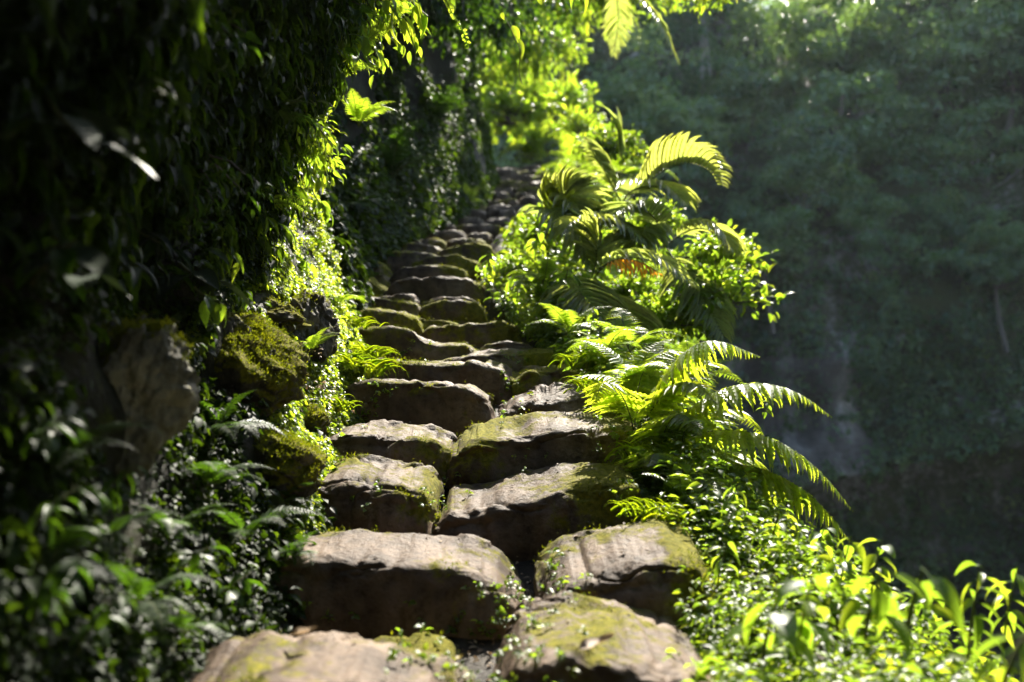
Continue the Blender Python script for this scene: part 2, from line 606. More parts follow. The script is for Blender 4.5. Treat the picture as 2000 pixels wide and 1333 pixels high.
def stone(poly, base, D, depth, label, moss=.0, side=.3, slope=.08, seed=1, boxy=11, tuft=700, rough=1.0, big=False, group='stone steps of the mountain path'):
    """one rough step stone; poly is the outline of its top edge in the photograph"""
    pts = []
    for (px, py) in poly:
        near = py < 745
        pts.append(P(px, py, D + depth * (.12 if near else .75)))
    pts = np.array(pts)
    o = np.argsort(pts[:, 0])
    pts = pts[o]
    x0, x1 = pts[0, 0], pts[-1, 0]
    zb = P(1000, base, D)[2] - .10
    nx, nt = (120, 110) if big else (56, 48)
    s = np.sin(np.linspace(-np.pi / 2, np.pi / 2, nx))
    s = np.clip(s * 1.0, -1, 1)
    ex = (x1 - x0) * .5
    xc = (x0 + x1) * .5
    xs = xc + s * ex
    ztop = np.interp(xs, pts[:, 0], pts[:, 1 + 1])
    k = np.array([.25, .5, .25])
    for _ in range(2):
        ztop[1:-1] = np.convolve(ztop, k, 'valid')
    rs = np.random.default_rng(seed)
    pa, pb = rs.uniform(7, 18, 2)
    e = np.maximum(1e-3, 1 - np.abs(s) ** np.where(s < 0, pa, pb)) ** (1 / 3.5)
    a = np.linspace(0, 2 * np.pi, nt, endpoint=False)
    ca, sa = np.cos(a), np.sin(a)
    n_ = 2 / boxy
    cy = np.sign(ca) * np.abs(ca) ** n_
    cz_ = np.sign(sa) * np.abs(sa) ** n_
    V = np.zeros((nx, nt, 3))
    zc = (ztop + zb) * .5
    hz = (ztop - zb) * .5
    yc = D + depth * .5
    V[:, :, 0] = xs[:, None]
    V[:, :, 1] = yc + cy[None] * (depth * .5) * e[:, None]
    V[:, :, 2] = zc[:, None] + cz_[None] * hz[:, None] * (.25 + .75 * e[:, None])
    # top slopes towards the viewer and the front face leans back a little
    topw = sstep(-.1, .8, cz_)[None]
    V[:, :, 2] += slope * (V[:, :, 1] - (yc + depth * .3)) * topw
    V[:, :, 1] += .05 * sstep(-.2, 1, cz_)[None] * (cy < 0)[None]
    V = V.reshape(-1, 3)
    i = np.arange(nx - 1)[:, None] * nt
    j = np.arange(nt)[None]
    j2 = (j + 1) % nt
    Fq = np.stack([i + j, i + j2, i + nt + j2, i + nt + j], -1).reshape(-1, 4)
    Nn = vert_normals(V, Fq)
    ctr = V.mean(0)
    if ((V - ctr) * Nn).sum() < 0:
        Nn = -Nn
        Fq = Fq[:, ::-1]
    sc = 1.0 if depth > .35 else .75
    q = V + seed * 7.7
    dsp = rough * sc * (.035 * fbm(q * 2.6, 3, seed) + .014 * fbm(q * np.array([9, 9, 12]), 3, seed + 5) + .006 * fbm(q * 30, 2, seed + 9))
    dsp += rough * sc * (.019 * facet(q * np.array([3.2, 3.2, 5.5]) + .25 * fbm(q * 6, 2, seed)[:, None], seed) + .006 * facet(q * 11 + .3 * fbm(q * 20, 2, seed)[:, None], seed + 4))
    # chipped hollows
    hol = vnoise(q * 6.5, seed + 3)
    dsp -= .022 * rough * sc * sstep(.72, .92, hol)
    # split seams along the bedding and a few cracks across it
    cr = np.abs(fbm(q * np.array([2.2, 2.2, 5.0]), 3, seed + 13))
    dsp -= .014 * rough * sc * sstep(.06, .0, cr)
    rid = 1 - np.abs(fbm(q * np.array([5, 5, 7]), 3, seed + 17))
    dsp += .012 * rough * sc * (rid - .75)
    V = V + Nn * dsp[:, None]
    N2 = vert_normals(V, Fq)
    if ((V - ctr) * N2).sum() < 0:
        N2 = -N2
    rel = (V[:, 0] - xc) / ex
    up = N2[:, 2]
    mv = .38 + moss + side * np.maximum(0, rel) ** 2 + .22 * np.clip(up, -.4, 1) + .50 * fbm(q * 3.2, 4, seed + 30) - .12 * (1 - np.abs(rel))
    V0 = np.array([xc, yc, zb])
    me = make_mesh('stepping_stone', V - V0, [Fq], [M_stone], {'moss': mv})
    o = link('stepping_stone', me, None, V0)
    tag(o, label, 'step stone', group)
    if tuft:
        vis = (N2[:, 1] < .5) | (N2[:, 2] > .3)
        m = moss_tufts(V - V0, N2, np.where(vis, mv + .12 * rng.normal(size=len(mv)) * .3, 0), int(tuft), .011 if D < 6.5 else .014, seed)
        if m:
            tag(link('moss', m, o), kind='stuff')
    return o


stone([(330, 1345), (420, 1292), (500, 1264), (650, 1262), (800, 1285), (930, 1345)], 1420, 2.25, .62, 'broad flat step at the foot of the stairs, cut by the picture edge', -.10, .0, .03, 3, tuft=900, big=True)
stone([(975, 1265), (1010, 1205), (1100, 1176), (1180, 1192), (1260, 1210), (1340, 1240), (1400, 1290), (1432, 1360)], 1400, 2.55, .72, 'large rounded step at the foot of the stairs carrying a dry leaf', -.16, .50, .05, 8, tuft=1800, big=True)
stone([(690, 1272), (740, 1256), (820, 1254), (880, 1280)], 1300, 2.95, .22, 'small low stone wedged between the lowest two steps', -.05, .0, .05, 12, tuft=100)
stone([(520, 1060), (560, 1041), (620, 1037), (720, 1041), (830, 1051), (920, 1061), (975, 1086), (1012, 1130), (1040, 1185)], 1255, 3.35, .50, 'largest step stone, long smooth top sloping down to its right end', -.18, .1, .12, 15, tuft=300, big=True, rough=.8)
stone([(1045, 1112), (1100, 1072), (1200, 1042), (1290, 1030), (1340, 1048), (1362, 1110)], 1205, 3.25, .58, 'yellow moss covered step with plant shadows, right of the largest step', -.04, .42, .16, 19, tuft=1800, big=True)
stone([(600, 940), (640, 905), (700, 894), (780, 904), (840, 920), (862, 950)], 1040, 4.02, .50, 'step with grooved sunlit top beside the mossy corner rock', -.06, .0, .22, 23, tuft=600, big=True)
stone([(858, 985), (885, 955), (960, 943), (1080, 920), (1160, 908), (1225, 905), (1247, 950)], 1085, 3.95, .52, 'wide tall step whose right corner is hung with moss', -.12, .55, .16, 27, tuft=1400, big=True)
stone([(625, 880), (645, 842), (690, 830), (780, 832), (850, 841), (888, 850), (897, 885)], 905, 4.58, .42, 'low dark step with a chipped mossy right end, above the grooved step', -.06, .30, .1, 31, tuft=700, big=True)
stone([(880, 862), (920, 829), (1000, 816), (1080, 805), (1160, 808), (1230, 822), (1268, 862)], 930, 4.48, .56, 'pale pitted step with a hollow in its sunlit top', .0, .35, .18, 35, tuft=1200, big=True, rough=1.25)
stone([(664, 800), (682, 748), (740, 742), (800, 742), (860, 745), (920, 755), (962, 782), (978, 830)], 842, 5.18, .42, 'tall black fronted step with a purple grey rim and rounded right shoulder', -.10, .1, .05, 39, tuft=500, big=True)
stone([(965, 800), (1010, 776), (1080, 762), (1140, 757), (1172, 768), (1190, 810)], 820, 5.12, .46, 'flat sunlit step leaning against the tall black fronted step', -.12, .2, .16, 43, tuft=300, big=True, rough=1.15)
stone([(705, 700), (740, 691), (800, 701), (860, 706), (930, 709), (980, 721), (1006, 742), (1014, 775)], 776, 5.72, .42, 'long step with thin grass on its face, level with the grass tuft', -.03, .1, .05, 47, tuft=700, big=True)
stone([(998, 745), (1030, 723), (1090, 714), (1130, 712), (1142, 745)], 760, 5.68, .42, 'short mossy step right of the long grassy step', .08, .3, .05, 51, tuft=700)
stone([(838, 708), (900, 690), (980, 685), (1060, 680), (1090, 685), (1106, 720)], 725, 6.22, .40, 'flat thin step with small leaves at its mossy right end', -.02, .35, .05, 55, tuft=600)
stone([(672, 670), (690, 643), (760, 638), (800, 645), (830, 664), (860, 672), (910, 668), (938, 690)], 700, 6.45, .36, 'stepped stone with a humped left half and a lower right half', .02, .0, .05, 59, tuft=600)
stone([(925, 690), (950, 669), (990, 661), (1035, 665), (1050, 690)], 695, 6.6, .32, 'small blunt step behind the flat thin step', .0, .2, .05, 63, tuft=250)
stone([(816, 655), (840, 637), (880, 632), (940, 627), (985, 623), (1012, 640), (1036, 668)], 678, 6.98, .42, 'smooth humped step with gold moss on its right shoulder', .0, .5, .05, 67, tuft=700)
stone([(680, 615), (700, 604), (730, 603), (780, 608), (812, 618), (828, 645)], 648, 7.05, .36, 'moss furred step by the bright left verge, beside the humped step', .16, .1, .05, 71, tuft=700)
stone([(808, 622), (850, 617), (896, 630)], 640, 7.25, .30, 'sliver of stone between the moss furred step and the humped step', .0, .1, .05, 75, tuft=100)
stone([(818, 605), (850, 592), (890, 585), (925, 585), (945, 592), (957, 620)], 628, 7.55, .38, 'rounded step with a gold moss cap, left of the leafy shrubs', .04, .5, .05, 79, tuft=500)
stone([(672, 585), (700, 574), (740, 574), (775, 582), (815, 591), (826, 610)], 615, 7.6, .36, 'dark step with a pale rim drooping towards the centre of the stairs', -.05, .0, .05, 83, tuft=250)
stone([(736, 577), (780, 571), (806, 573), (816, 587)], 592, 7.85, .28, 'pale small stone peeping over the dark drooping step', -.1, .0, .05, 87, tuft=0)
stone([(808, 590), (860, 577), (910, 575), (938, 588)], 596, 7.9, .34, 'narrow pale rimmed step above the gold capped step', -.02, .2, .05, 91, tuft=150)
stone([(742, 570), (770, 545), (830, 538), (890, 541), (948, 556)], 590, 8.15, .42, 'wide dark step with an even pinkish rim in the middle of the stairs', -.12, .1, .05, 95, tuft=200)
stone([(655, 548), (680, 531), (720, 538), (752, 562)], 575, 8.15, .40, 'sloping step furred all over with olive moss at the verge', .30, .0, .05, 99, tuft=700)
stone([(756, 540), (785, 519), (850, 513), (912, 520)], 548, 8.65, .40, 'dark step with a small notch in its rim, below the mossy hump', -.02, .2, .05, 103, tuft=200)
stone([(664, 532), (700, 521), (740, 531), (768, 550)], 552, 8.6, .36, 'curved step with a pale back rim above the olive mossy step', .0, .0, .05, 107, tuft=200)
stone([(660, 515), (700, 507), (738, 510), (762, 528)], 532, 8.95, .34, 'half buried step under the leafy recess at the verge', .08, .0, .05, 111, tuft=150)
stone([(796, 512), (850, 495), (895, 492), (942, 512)], 524, 9.15, .42, 'bright moss humped step just under the bend of the stairs', .24, .2, .05, 115, tuft=500)
stone([(732, 502), (770, 488), (820, 489), (872, 502)], 520, 9.3, .40, 'long dim step behind the bright moss hump', .04, .0, .05, 119, tuft=150)
stone([(745, 487), (790, 472), (840, 476), (872, 490)], 498, 9.75, .40, 'dark step at the left end of the bend, at the foot of the ivy', -.02, .0, .05, 123, tuft=100)
stone([(848, 488), (910, 470), (950, 474), (985, 510)], 512, 9.65, .46, 'moss draped block at the bend, falling away to the right', .2, .3, .05, 127, tuft=500)
rows = [(458, 795, 948, 10.25), (444, 818, 962, 10.8), (430, 845, 985, 11.4), (417, 862, 1000, 12.1), (404, 880, 1012, 12.8), (392, 902, 1035, 13.5), (381, 925, 1062, 14.2), (370, 945, 1068, 14.9), (359, 958, 1070, 15.6), (348, 960, 1072, 16.2), (337, 958, 1068, 16.8), (327, 958, 1064, 17.4), (318, 960, 1058, 18.0)]
ordn = ['topmost', 'second', 'third', 'fourth', 'fifth', 'sixth', 'seventh', 'eighth', 'ninth', 'tenth', 'eleventh', 'twelfth', 'thirteenth']
for k, (py, a, b, D) in enumerate(rows):
    m = a + (b - a) * (.5 + .18 * math.sin(k * 2.3))
    j = ordn[len(rows) - 1 - k]
    j = j if j == 'topmost' else j + ' row below the top'
    for q, (u, w) in enumerate(((a, m + 2), (m - 2, b))):
        hh = py + (2.5 if q == (k % 2) else 0)
        t = random.uniform(-2, 2)
        stone([(u, hh + 5), (u + .22 * (w - u), hh + t * .4), (u + .6 * (w - u), hh - t * .5), (u + .85 * (w - u), hh + 1), (w, hh + 6)], py + 15, D, .52,
              ('blurred dark step stone of the stairs, %s, on the %s' % (j, 'cliff side' if q == 0 else 'valley side')) if not j == 'topmost' else
              'blurred topmost step stone of the stairs, on the %s' % ('cliff side' if q == 0 else 'valley side'),
              -.12 + .1 * ((k + q) % 3 == 0), .1, .1, 140 + k * 7 + q, tuft=0, group='blurred stone steps near the top of the stairs')


M_lichen = rock_mat('lichen_stone', (.03, .028, .02), (.16, .15, .11), (.40, .37, .28), sc=1.4, bump=.02)
BOUL = []


def boulder(cx_, cy_, D, w, h, d, label, seed, moss=.1, tuft=1500, faces=9, mat=None, rot=0., tsize=.013, facegrow=0.):
    n = 80
    th = np.linspace(.02, np.pi - .02, n)
    ph = np.linspace(0, 2 * np.pi, 2 * n, endpoint=False)
    TT, PH = np.meshgrid(th, ph, indexing='ij')
    d0 = np.stack([np.sin(TT) * np.cos(PH), np.sin(TT) * np.sin(PH), np.cos(TT)], -1).reshape(-1, 3)
    r_ = np.random.default_rng(seed)
    pn = unit(r_.normal(size=(faces, 3)))
    pd = r_.uniform(.58, .92, faces)
    inv = np.full(len(d0), 1.0)
    acc = inv ** 20
    for k in range(faces):
        c = np.maximum(d0 @ pn[k], .0) / pd[k]
        acc = acc + np.maximum(c, 0) ** 20
    rad = acc ** (-.05) * 1.12
    V = d0 * rad[:, None]
    V = V + d0 * (.18 * fbm(d0 * 1.6 + seed, 4, seed) + .09 * fbm(d0 * 5 + seed, 5, seed + 2, .6))[:, None]
    V = V * (1 + .16 * facet(V * 2.1 + seed + .2 * fbm(V * 4, 2, seed)[:, None], seed) + .05 * facet(V * 6 + seed, seed + 3))[:, None]
    c, s = math.cos(rot), math.sin(rot)
    V = V * np.array([w, d, h]) * .5
    V = np.stack([V[:, 0] * c + V[:, 2] * s, V[:, 1], -V[:, 0] * s + V[:, 2] * c], -1)
    m = 2 * n
    i = np.arange(n - 1)[:, None] * m
    j = np.arange(m)[None]
    j2 = (j + 1) % m
    Fq = np.stack([i + j, i + m + j, i + m + j2, i + j2], -1).reshape(-1, 4)
    N = vert_normals(V, Fq)
    if (V * N).sum() < 0:
        N = -N
        Fq = Fq[:, ::-1]
    mv = .28 + moss + .35 * N[:, 2] + .45 * fbm(V * 4 + seed, 3, seed + 7)
    if facegrow:
        mv = mv - facegrow * sstep(.2, .8, N[:, 0] * .8 - N[:, 1] * .6)
    loc = P(cx_, cy_, D)
    BOUL.append((loc, np.array([w, d, h]) * .5))
    o = link('boulder', make_mesh('boulder', V, [Fq], [mat or M_boulder], {'moss': mv}), None, loc)
    tag(o, label, 'rock')
    if tuft:
        mm = moss_tufts(V, N, mv, int(tuft * 2.5), tsize * .75, seed)
        if mm:
            tag(link('moss', mm, o), kind='stuff')
    return o


boulder(592, 652, 5.12, .30, .40, .45, 'dark faced boulder with a bare sunlit crown, beside the bright mossy verge', 4, .02, 1500, 8)
boulder(500, 625, 4.75, .42, .22, .40, 'low mossy rock behind the dark faced boulder, strewn with dry stalks', 6, .2, 1500, 7)
boulder(462, 715, 4.1, .50, .42, .45, 'big boulder furred with green moss on a slanting face', 9, .28, 5000, 8, rot=.5)
boulder(255, 790, 2.95, .34, .46, .4, 'boulder with a pale lichen streaked face in the shade', 13, .32, 4000, 8, facegrow=.7, rot=.35, mat=M_lichen)
boulder(556, 912, 3.9, .30, .26, .4, 'mossy corner rock at the left edge of the steps, lit from the right', 17, .22, 2500, 7)
boulder(610, 830, 4.7, .16, .14, .25, 'small mossy stone in the verge above the corner rock', 21, .3, 700, 6)
boulder(905, 335, 14.6, .55, 1.0, .8, 'blurred grey outcrop at the foot of the cliff wall near the stair top', 29, .0, 0, 8)
#boulder(1060, 1010, 3.9, .01 + .2, .15, .2, 'dark stone plugging the gap under the wide tall step', 33, -.1, 0, 7)

# ------------------------------------------------------------------ undergrowth (uncountable)


def clear(C):
    k = np.ones(len(C), bool)
    for c, r in BOUL:
        q = (C - c)
        q[:, 1] += .06
        k &= (((q) / (r + .03)) ** 2).sum(1) > 1.0
        # nor right in front of the rock's visible face
        u = unit(-c[None])[0]
        s_ = q @ u
        perp = np.linalg.norm(q - s_[:, None] * u, axis=1)
        k &= ~((s_ > 0) & (s_ < .28) & (perp < .75 * r[[0, 2]].mean()))
    return k


def rosettes(b, C, N, K, hgt, leaf, tm, wr=.45, tint0=.5, tvar=.2, droop=.0, out=1.0, lift=.35):
    """many small plants: K leaves around each centre, standing off the surface"""
    n = len(C)
    hgt = np.broadcast_to(hgt, (n,))
    leaf = np.broadcast_to(leaf, (n,))
    k_ = clear(C)
    C, N, hgt, leaf = C[k_], N[k_], hgt[k_], leaf[k_]
    n = len(C)
    C2 = np.repeat(C, K, 0)
    N2 = np.repeat(N, K, 0)
    up = unit(N2 * .6 + np.array([0, 0, .6]))
    r = rvec(n * K)
    side = unit(r - (r * up).sum(1, keepdims=True) * up)
    H = np.repeat(hgt, K)
    O = C2 + up * (H * rng.uniform(.15, 1, n * K))[:, None] + side * (H * .25 * rng.uniform(0, 1, n * K))[:, None]
    A = unit(side * out + up * lift * rng.normal(1, .6, (n * K, 1)) - np.array([0, 0, droop]))
    Nn = unit(up + .55 * rng.normal(size=(n * K, 3)))
    L = np.repeat(leaf, K) * rng.uniform(.55, 1.3, n * K)
    ti = np.clip(np.repeat(tint0 + tvar * rng.normal(size=n), K) + .1 * rng.normal(size=n * K), 0, 1)
    b.leaves(tm, O, A, Nn, L, L * wr * rng.uniform(.8, 1.2, n * K), ti)


def bank_pts(n, y0, y1, v0, v1, dens=None, yp=1.0):
    y = y0 + (y1 - y0) * rng.uniform(0, 1, n) ** yp
    v = rng.uniform(v0, v1, n)
    p, nn = bank_pn(y, v)
    if dens:
        k = dens(p, y, v) > rng.uniform(0, 1, n)
        p, nn = p[k], nn[k]
    return p, nn


def clumpy(sc, seed, lo=-.25, hi=.35):
    return lambda p, y, v: sstep(lo, hi, fbm(p * sc, 3, seed))


VF = lambda h, near=True: None
b = Buf()      # left bank, small-leaved carpet with shade put into its green
def skip_lit_zones(f):  # thins the dark carpet where brighter leaves paint sunlight
    return lambda p, y, v: f(p, y, v) * (1 - .9 * sstep(4.5, 5.1, y) * sstep(7.6, 7.0, y) * sstep(.5, .4, v)) * (1 - .9 * sstep(3.6, 4.2, y) * sstep(5.4, 5.1, y) * sstep(.27, .2, v))
p, n = bank_pts(42000, .6, 8.0, .04, .70, skip_lit_zones(clumpy(2.6, 61, -.5, .2)))
rosettes(b, p, n, 5, .035, rng.uniform(.016, .034, len(p)), OVATE_S, .62, .45, .22, .25)
p, n = bank_pts(9000, .6, 7.2, .05, .72, skip_lit_zones(clumpy(1.6, 62, -.1, .4)))
rosettes(b, p, n, 6, .09, rng.uniform(.035, .07, len(p)), OVATE_S, .5, .45, .22, .5)
p, n = bank_pts(1300, .6, 5.6, .30, .72)
rosettes(b, p, n, 5, .14, rng.uniform(.07, .14, len(p)), LANCE, .24, .5, .25, .9)
p, n = bank_pts(12000, -.8, 5.6, .36, .80)
rosettes(b, p, n, 5, .10, rng.uniform(.03, .075, len(p)), OVATE_S, .5, .4, .22, .7)
tag(link('undergrowth', b.mesh('undergrowth', M_under)), 'carpet of small leaves and moss, coloured darker for shade, covering the left bank', 'undergrowth', kind='stuff')

b = Buf()      # mossy verge in brighter leaf colour, painting sun on the bank shoulder
def shoulder(p, y, v):
    return sstep(-.35, .2, fbm(p * 2.5, 3, 66)) * sstep(4.2, 5.2, y)
p, n = bank_pts(34000, 4.2, 7.8, .03, .45, shoulder)
rosettes(b, p, n, 5, .035, rng.uniform(.014, .032, len(p)), OVATE_S, .6, .7, .2, .2)
p, n = bank_pts(20000, 3.6, 5.2, .02, .27, clumpy(3, 67, -.5, .1))
rosettes(b, p, n, 5, .03, rng.uniform(.014, .03, len(p)), OVATE_S, .6, .6, .2, .2)
p, n = bank_pts(60000, 4.4, 7.4, .04, .40, shoulder)
k_ = clear(p)
p, n = p[k_], n[k_]
L_ = rng.uniform(.012, .03, len(p))
b.leaves(TINY, p, unit(n + .7 * rng.normal(size=p.shape)), rvec(len(p)), L_, L_ * .45, np.clip(rng.normal(.8, .2, len(p)), 0, 1))
tag(link('undergrowth', b.mesh('undergrowth', M_fern)), 'moss and tiny leaves, coloured brighter for sunlight, on the verge left of the steps', 'undergrowth', kind='stuff')

b = Buf()      # recess wall further up
p, n = bank_pts(26000, 7.2, 18.5, .05, .66, clumpy(1.1, 68, -.3, .3))
rosettes(b, p, n, 5, .10, rng.uniform(.05, .11, len(p)), OVATE_S, .55, .5, .2, .35)
p, n = bank_pts(9000, 7.5, 17, .05, .20)
rosettes(b, p, n, 6, .16, rng.uniform(.05, .10, len(p)), OVATE_S, .55, .65, .2, .3)
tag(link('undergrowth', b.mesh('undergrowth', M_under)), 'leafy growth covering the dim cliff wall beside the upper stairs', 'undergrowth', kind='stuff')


def right_pts(n, y0, y1, d0, d1, sc=None, seed=0, lo=-.3, hi=.3, yp=1.):
    y = y0 + (y1 - y0) * rng.uniform(0, 1, n) ** yp
    d = rng.uniform(d0, d1, n)
    x = xR(y) + d * wB(y)
    if sc:
        k = sstep(lo, hi, fbm(np.stack([x, y, 0 * x], -1) * sc, 3, seed)) > rng.uniform(0, 1, n)
        x, y = x[k], y[k]
    return ground_pn(x, y)


b = Buf()
p, n = right_pts(9000, 1.6, 9.0, -.03, 1.7, 3.2, 71, -.1, .25)
rosettes(b, p, n, 7, rng.uniform(.05, .22, len(p)), rng.uniform(.025, .06, len(p)), LANCE_S, .36, .55, .22, .15)
p, n = right_pts(5000, 2.0, 9.0, -.05, 1.6, 2.6, 72, -.1, .3)
rosettes(b, p, n, 8, rng.uniform(.10, .26, len(p)), rng.uniform(.018, .07, len(p)) , OVATE_S, .44, .5, .3, .2)
p, n = right_pts(6000, 1.7, 4.6, .15, 1.5, 4, 74, -.2, .3)
rosettes(b, p, n, 9, rng.uniform(.05, .2, len(p)), rng.uniform(.012, .05, len(p)), LANCE_S, .30, .5, .3, .2)
p, n = right_pts(5200, 2.2, 7.5, -.07, .25)
rosettes(b, p, n, 5, rng.uniform(.02, .07, len(p)), rng.uniform(.015, .035, len(p)), OVATE_S, .55, .6, .25, .2)
tag(link('undergrowth', b.mesh('undergrowth', M_leaf)), 'tangle of sunlit leaves along the valley edge of the lower steps', 'undergrowth', kind='stuff')
b = Buf()
p, n = right_pts(5500, 8.5, 24, .08, 1.7)
rosettes(b, p, n, 8, rng.uniform(.1, .38, len(p)) * np.clip((p[:, 0] - xR(p[:, 1])) * 2.2, .2, 1), rng.uniform(.06, .13, len(p)), OVATE_S, .45, .65, .22, .2)
tag(link('undergrowth', b.mesh('undergrowth', M_leaf)), 'bright leafy growth lining the valley edge of the upper stairs', 'undergrowth', kind='stuff')
b = Buf()      # the slope that drops into the ravine
p, n = right_pts(4500, 8.0, 26, 1.4, 3.6, 1, 73, -.4, .2)
rosettes(b, p, n, 9, rng.uniform(.15, .5, len(p)), rng.uniform(.08, .2, len(p)), OVATE_S, .48, .5, .22, .3)
p, n = right_pts(7000, 1.2, 8.0, 1.5, 3.4)
rosettes(b, p, n, 8, rng.uniform(.08, .22, len(p)), rng.uniform(.05, .10, len(p)), OVATE_S, .48, .5, .22, .3)
tag(link('undergrowth', b.mesh('undergrowth', M_leaf)), 'shrubby growth on the slope dropping into the ravine', 'undergrowth', kind='stuff')

b = Buf()      # crumbs of leaf litter and bark on the treads
for (px, py, D, k, sp) in [ (600, 790, 4.9, 80, .10), (450, 590, 4.9, 120, .10), (530, 690, 4.7, 120, .10), (600, 760, 4.9, 80, .08)]:
    c = P(px, py, D)
    O = c + rng.normal(size=(k, 3)) * np.array([sp, sp, sp * .35])
    L = rng.uniform(.012, .035, k)
    b.leaves(OVATE_S, O, unit(rng.normal(size=(k, 3)) * np.array([1, 1, .35])), np.array([0, -.3, 1.]) + .4 * rng.normal(size=(k, 3)), L, L * .5, rng.uniform(0, 1, k))
n_ = 5000
y_ = rng.uniform(1.9, 9.5, n_)
x_ = xL(y_) + rng.uniform(-.12, 1.12, n_) * (xR(y_) - xL(y_))
O = np.stack([x_, y_, ground_z(x_, y_) + .006], -1)
L = rng.uniform(.01, .04, n_)
b.leaves(OVATE_S, O, unit(rng.normal(size=(n_, 3)) * np.array([1, 1, .3])), np.array([0, -.2, 1.]) + .3 * rng.normal(size=(n_, 3)), L, L * rng.uniform(.2, .5, n_), rng.uniform(0, 1, n_))
tag(link('leaf_litter', b.mesh('leaf_litter', M_dry)), 'crumbs of dry leaf and bark lying in the cracks and on the verge', 'leaf litter', kind='stuff')

# unseen forest added to block sky light: behind the viewer and over the valley edge
def shade_forest():
    n = 3000
    az = rng.uniform(R(62), R(300), n)
    el = np.arcsin(rng.uniform(-.1, .97, n))
    r = rng.uniform(6.5, 10, n)
    C = np.stack([1 + r * np.sin(az) * np.cos(el), r * np.cos(az) * np.cos(el), r * np.sin(el)], -1)
    C = C[(C[:, 1] < 3.0 - .1 * C[:, 2]) & (C[:, 0] > -4)]
    bb = Buf()
    n = 1300
    az = rng.uniform(R(37), R(66), n)
    el = rng.uniform(R(-22), R(62), n)
    r = rng.uniform(10.5, 14, n)
    C = np.concatenate([C, np.stack([r * np.sin(az) * np.cos(el), r * np.cos(az) * np.cos(el), r * np.sin(el)], -1)])
    clumps(bb, C, np.tile([0, 0, 1.], (len(C), 1)), 18, .8, rng.uniform(.3, .5, len(C)), OVATE_S, .5, .4, .2)
    return bb


# far cliff growth --------------------------------------------------------
def clumps(b, C, Nn, K, rad, leaf, tm, wr, tint0=.5, tvar=.2, flat=.75):
    n = len(C)
    rad = np.broadcast_to(rad, (n,))
    leaf = np.broadcast_to(leaf, (n,))
    d = rvec(n * K)
    Nk = np.repeat(Nn, K, 0)
    d = np.where((d * Nk).sum(1, keepdims=True) < -.15, -d, d)
    r = np.repeat(rad, K) * rng.uniform(.55, 1.08, n * K)
    O = np.repeat(C, K, 0) + d * r[:, None] * np.array([1, 1, flat])
    t = rvec(n * K)
    A = unit(d * .55 + t * .6 - np.array([0, 0, .35]))
    N2 = unit(d + .5 * rng.normal(size=(n * K, 3)) + np.array([0, 0, .4]))
    L = np.repeat(leaf, K) * rng.uniform(.6, 1.3, n * K)
    ti = np.clip(np.repeat(tint0 + tvar * rng.normal(size=n), K) + .08 * rng.normal(size=n * K), 0, 1)
    b.leaves(tm, O, A, N2, L, L * wr, ti)


def cliff_pn(x, z):
    p = cliff(x, z)
    e = .2
    dx = cliff(x + e, z) - cliff(x - e, z)
    dz = cliff(x, z + e) - cliff(x, z - e)
    n = unit(np.cross(dx, dz))
    n = np.where(n[:, 1:2] > 0, -n, n)
    return p, n


b = Buf()
nC = 17000
x = rng.uniform(-9, 27, nC)
z = rng.uniform(-11, 27, nC)
p, n = cliff_pn(x, z)
dens = np.where(z > 4, .22 * sstep(-.3, .3, fbm(np.stack([x * .6, 0 * x, z * .4], -1), 3, 83)), sstep(-.5, .1, fbm(np.stack([x * .5, 0 * x, z * .28], -1), 3, 81)))
dens = dens * (1 - .72 * rock_patch(x, z)) * (1 - sstep(1.1, .3, np.abs(z - ledge(x) + .9) * .7))
k = dens > rng.uniform(0, 1, nC)
p, n, zz = p[k], n[k], z[k]
clumps(b, p, n, 16, rng.uniform(.15, .6, len(p)), rng.uniform(.12, .30, len(p)), OVATE_S, .5, .30, .25)  # low tint darkens growth between crowns in place of shade
# tree crowns standing out of the slope and along its crest
n_ = 150
x = rng.uniform(-9, 27, n_)
z = rng.uniform(2.5, 22, n_)
p, n = cliff_pn(x, z)
k = (rock_patch(x, z) < .2)
p, n = p[k], n[k]
rad = rng.uniform(.9, 2.3, len(p)) * np.where(p[:, 2] > 6, 1, .6)
c0 = p + np.array([0, -1.0, .45]) * rad[:, None]
for ci, ri in zip(c0, rad):
    m_ = 12
    sub = ci + rvec(m_) * ri * np.array([.75, .6, .5])
    clumps(b, sub, np.tile([0, -.4, .9], (m_, 1)), 42, ri * rng.uniform(.22, .42, m_), rng.uniform(.15, .30), OVATE_S, .5, rng.uniform(.0, .9), .08)
n_ = 70
x = np.linspace(-9, 27, n_) + rng.normal(size=n_) * .3
for xi in x:
    zc_ = 20.5 + rng.uniform(0, 3.0)
    q = cliff(np.array([xi]), np.array([zc_]))[0]
    m_ = 10
    sub = np.array([xi, q[1] + rng.uniform(-.5, 1.5), zc_ + .8]) + rvec(m_) * np.array([1.0, .8, 1.2])
    clumps(b, sub, np.tile([0, 0, 1.], (m_, 1)), 36, rng.uniform(.4, .7, m_), rng.uniform(.16, .30), OVATE_S, .5, rng.uniform(.3, .7), .08)
tag(link('forest', shade_forest().mesh('forest', M_dark)), 'unseen forest added round the viewpoint to block sky light', 'forest', kind='stuff')
tag(link('forest', b.mesh('forest', M_far)), 'hazy green growth covering the cliff across the ravine', 'forest', kind='stuff')

BG = bank(*[q.ravel() for q in np.meshgrid(np.linspace(.5, 8, 150), np.linspace(.04, .66, 110), indexing='ij')])
BGN = bank_pn(*[q.ravel() for q in np.meshgrid(np.linspace(.5, 8, 150), np.linspace(.04, .66, 110), indexing='ij')])[1]


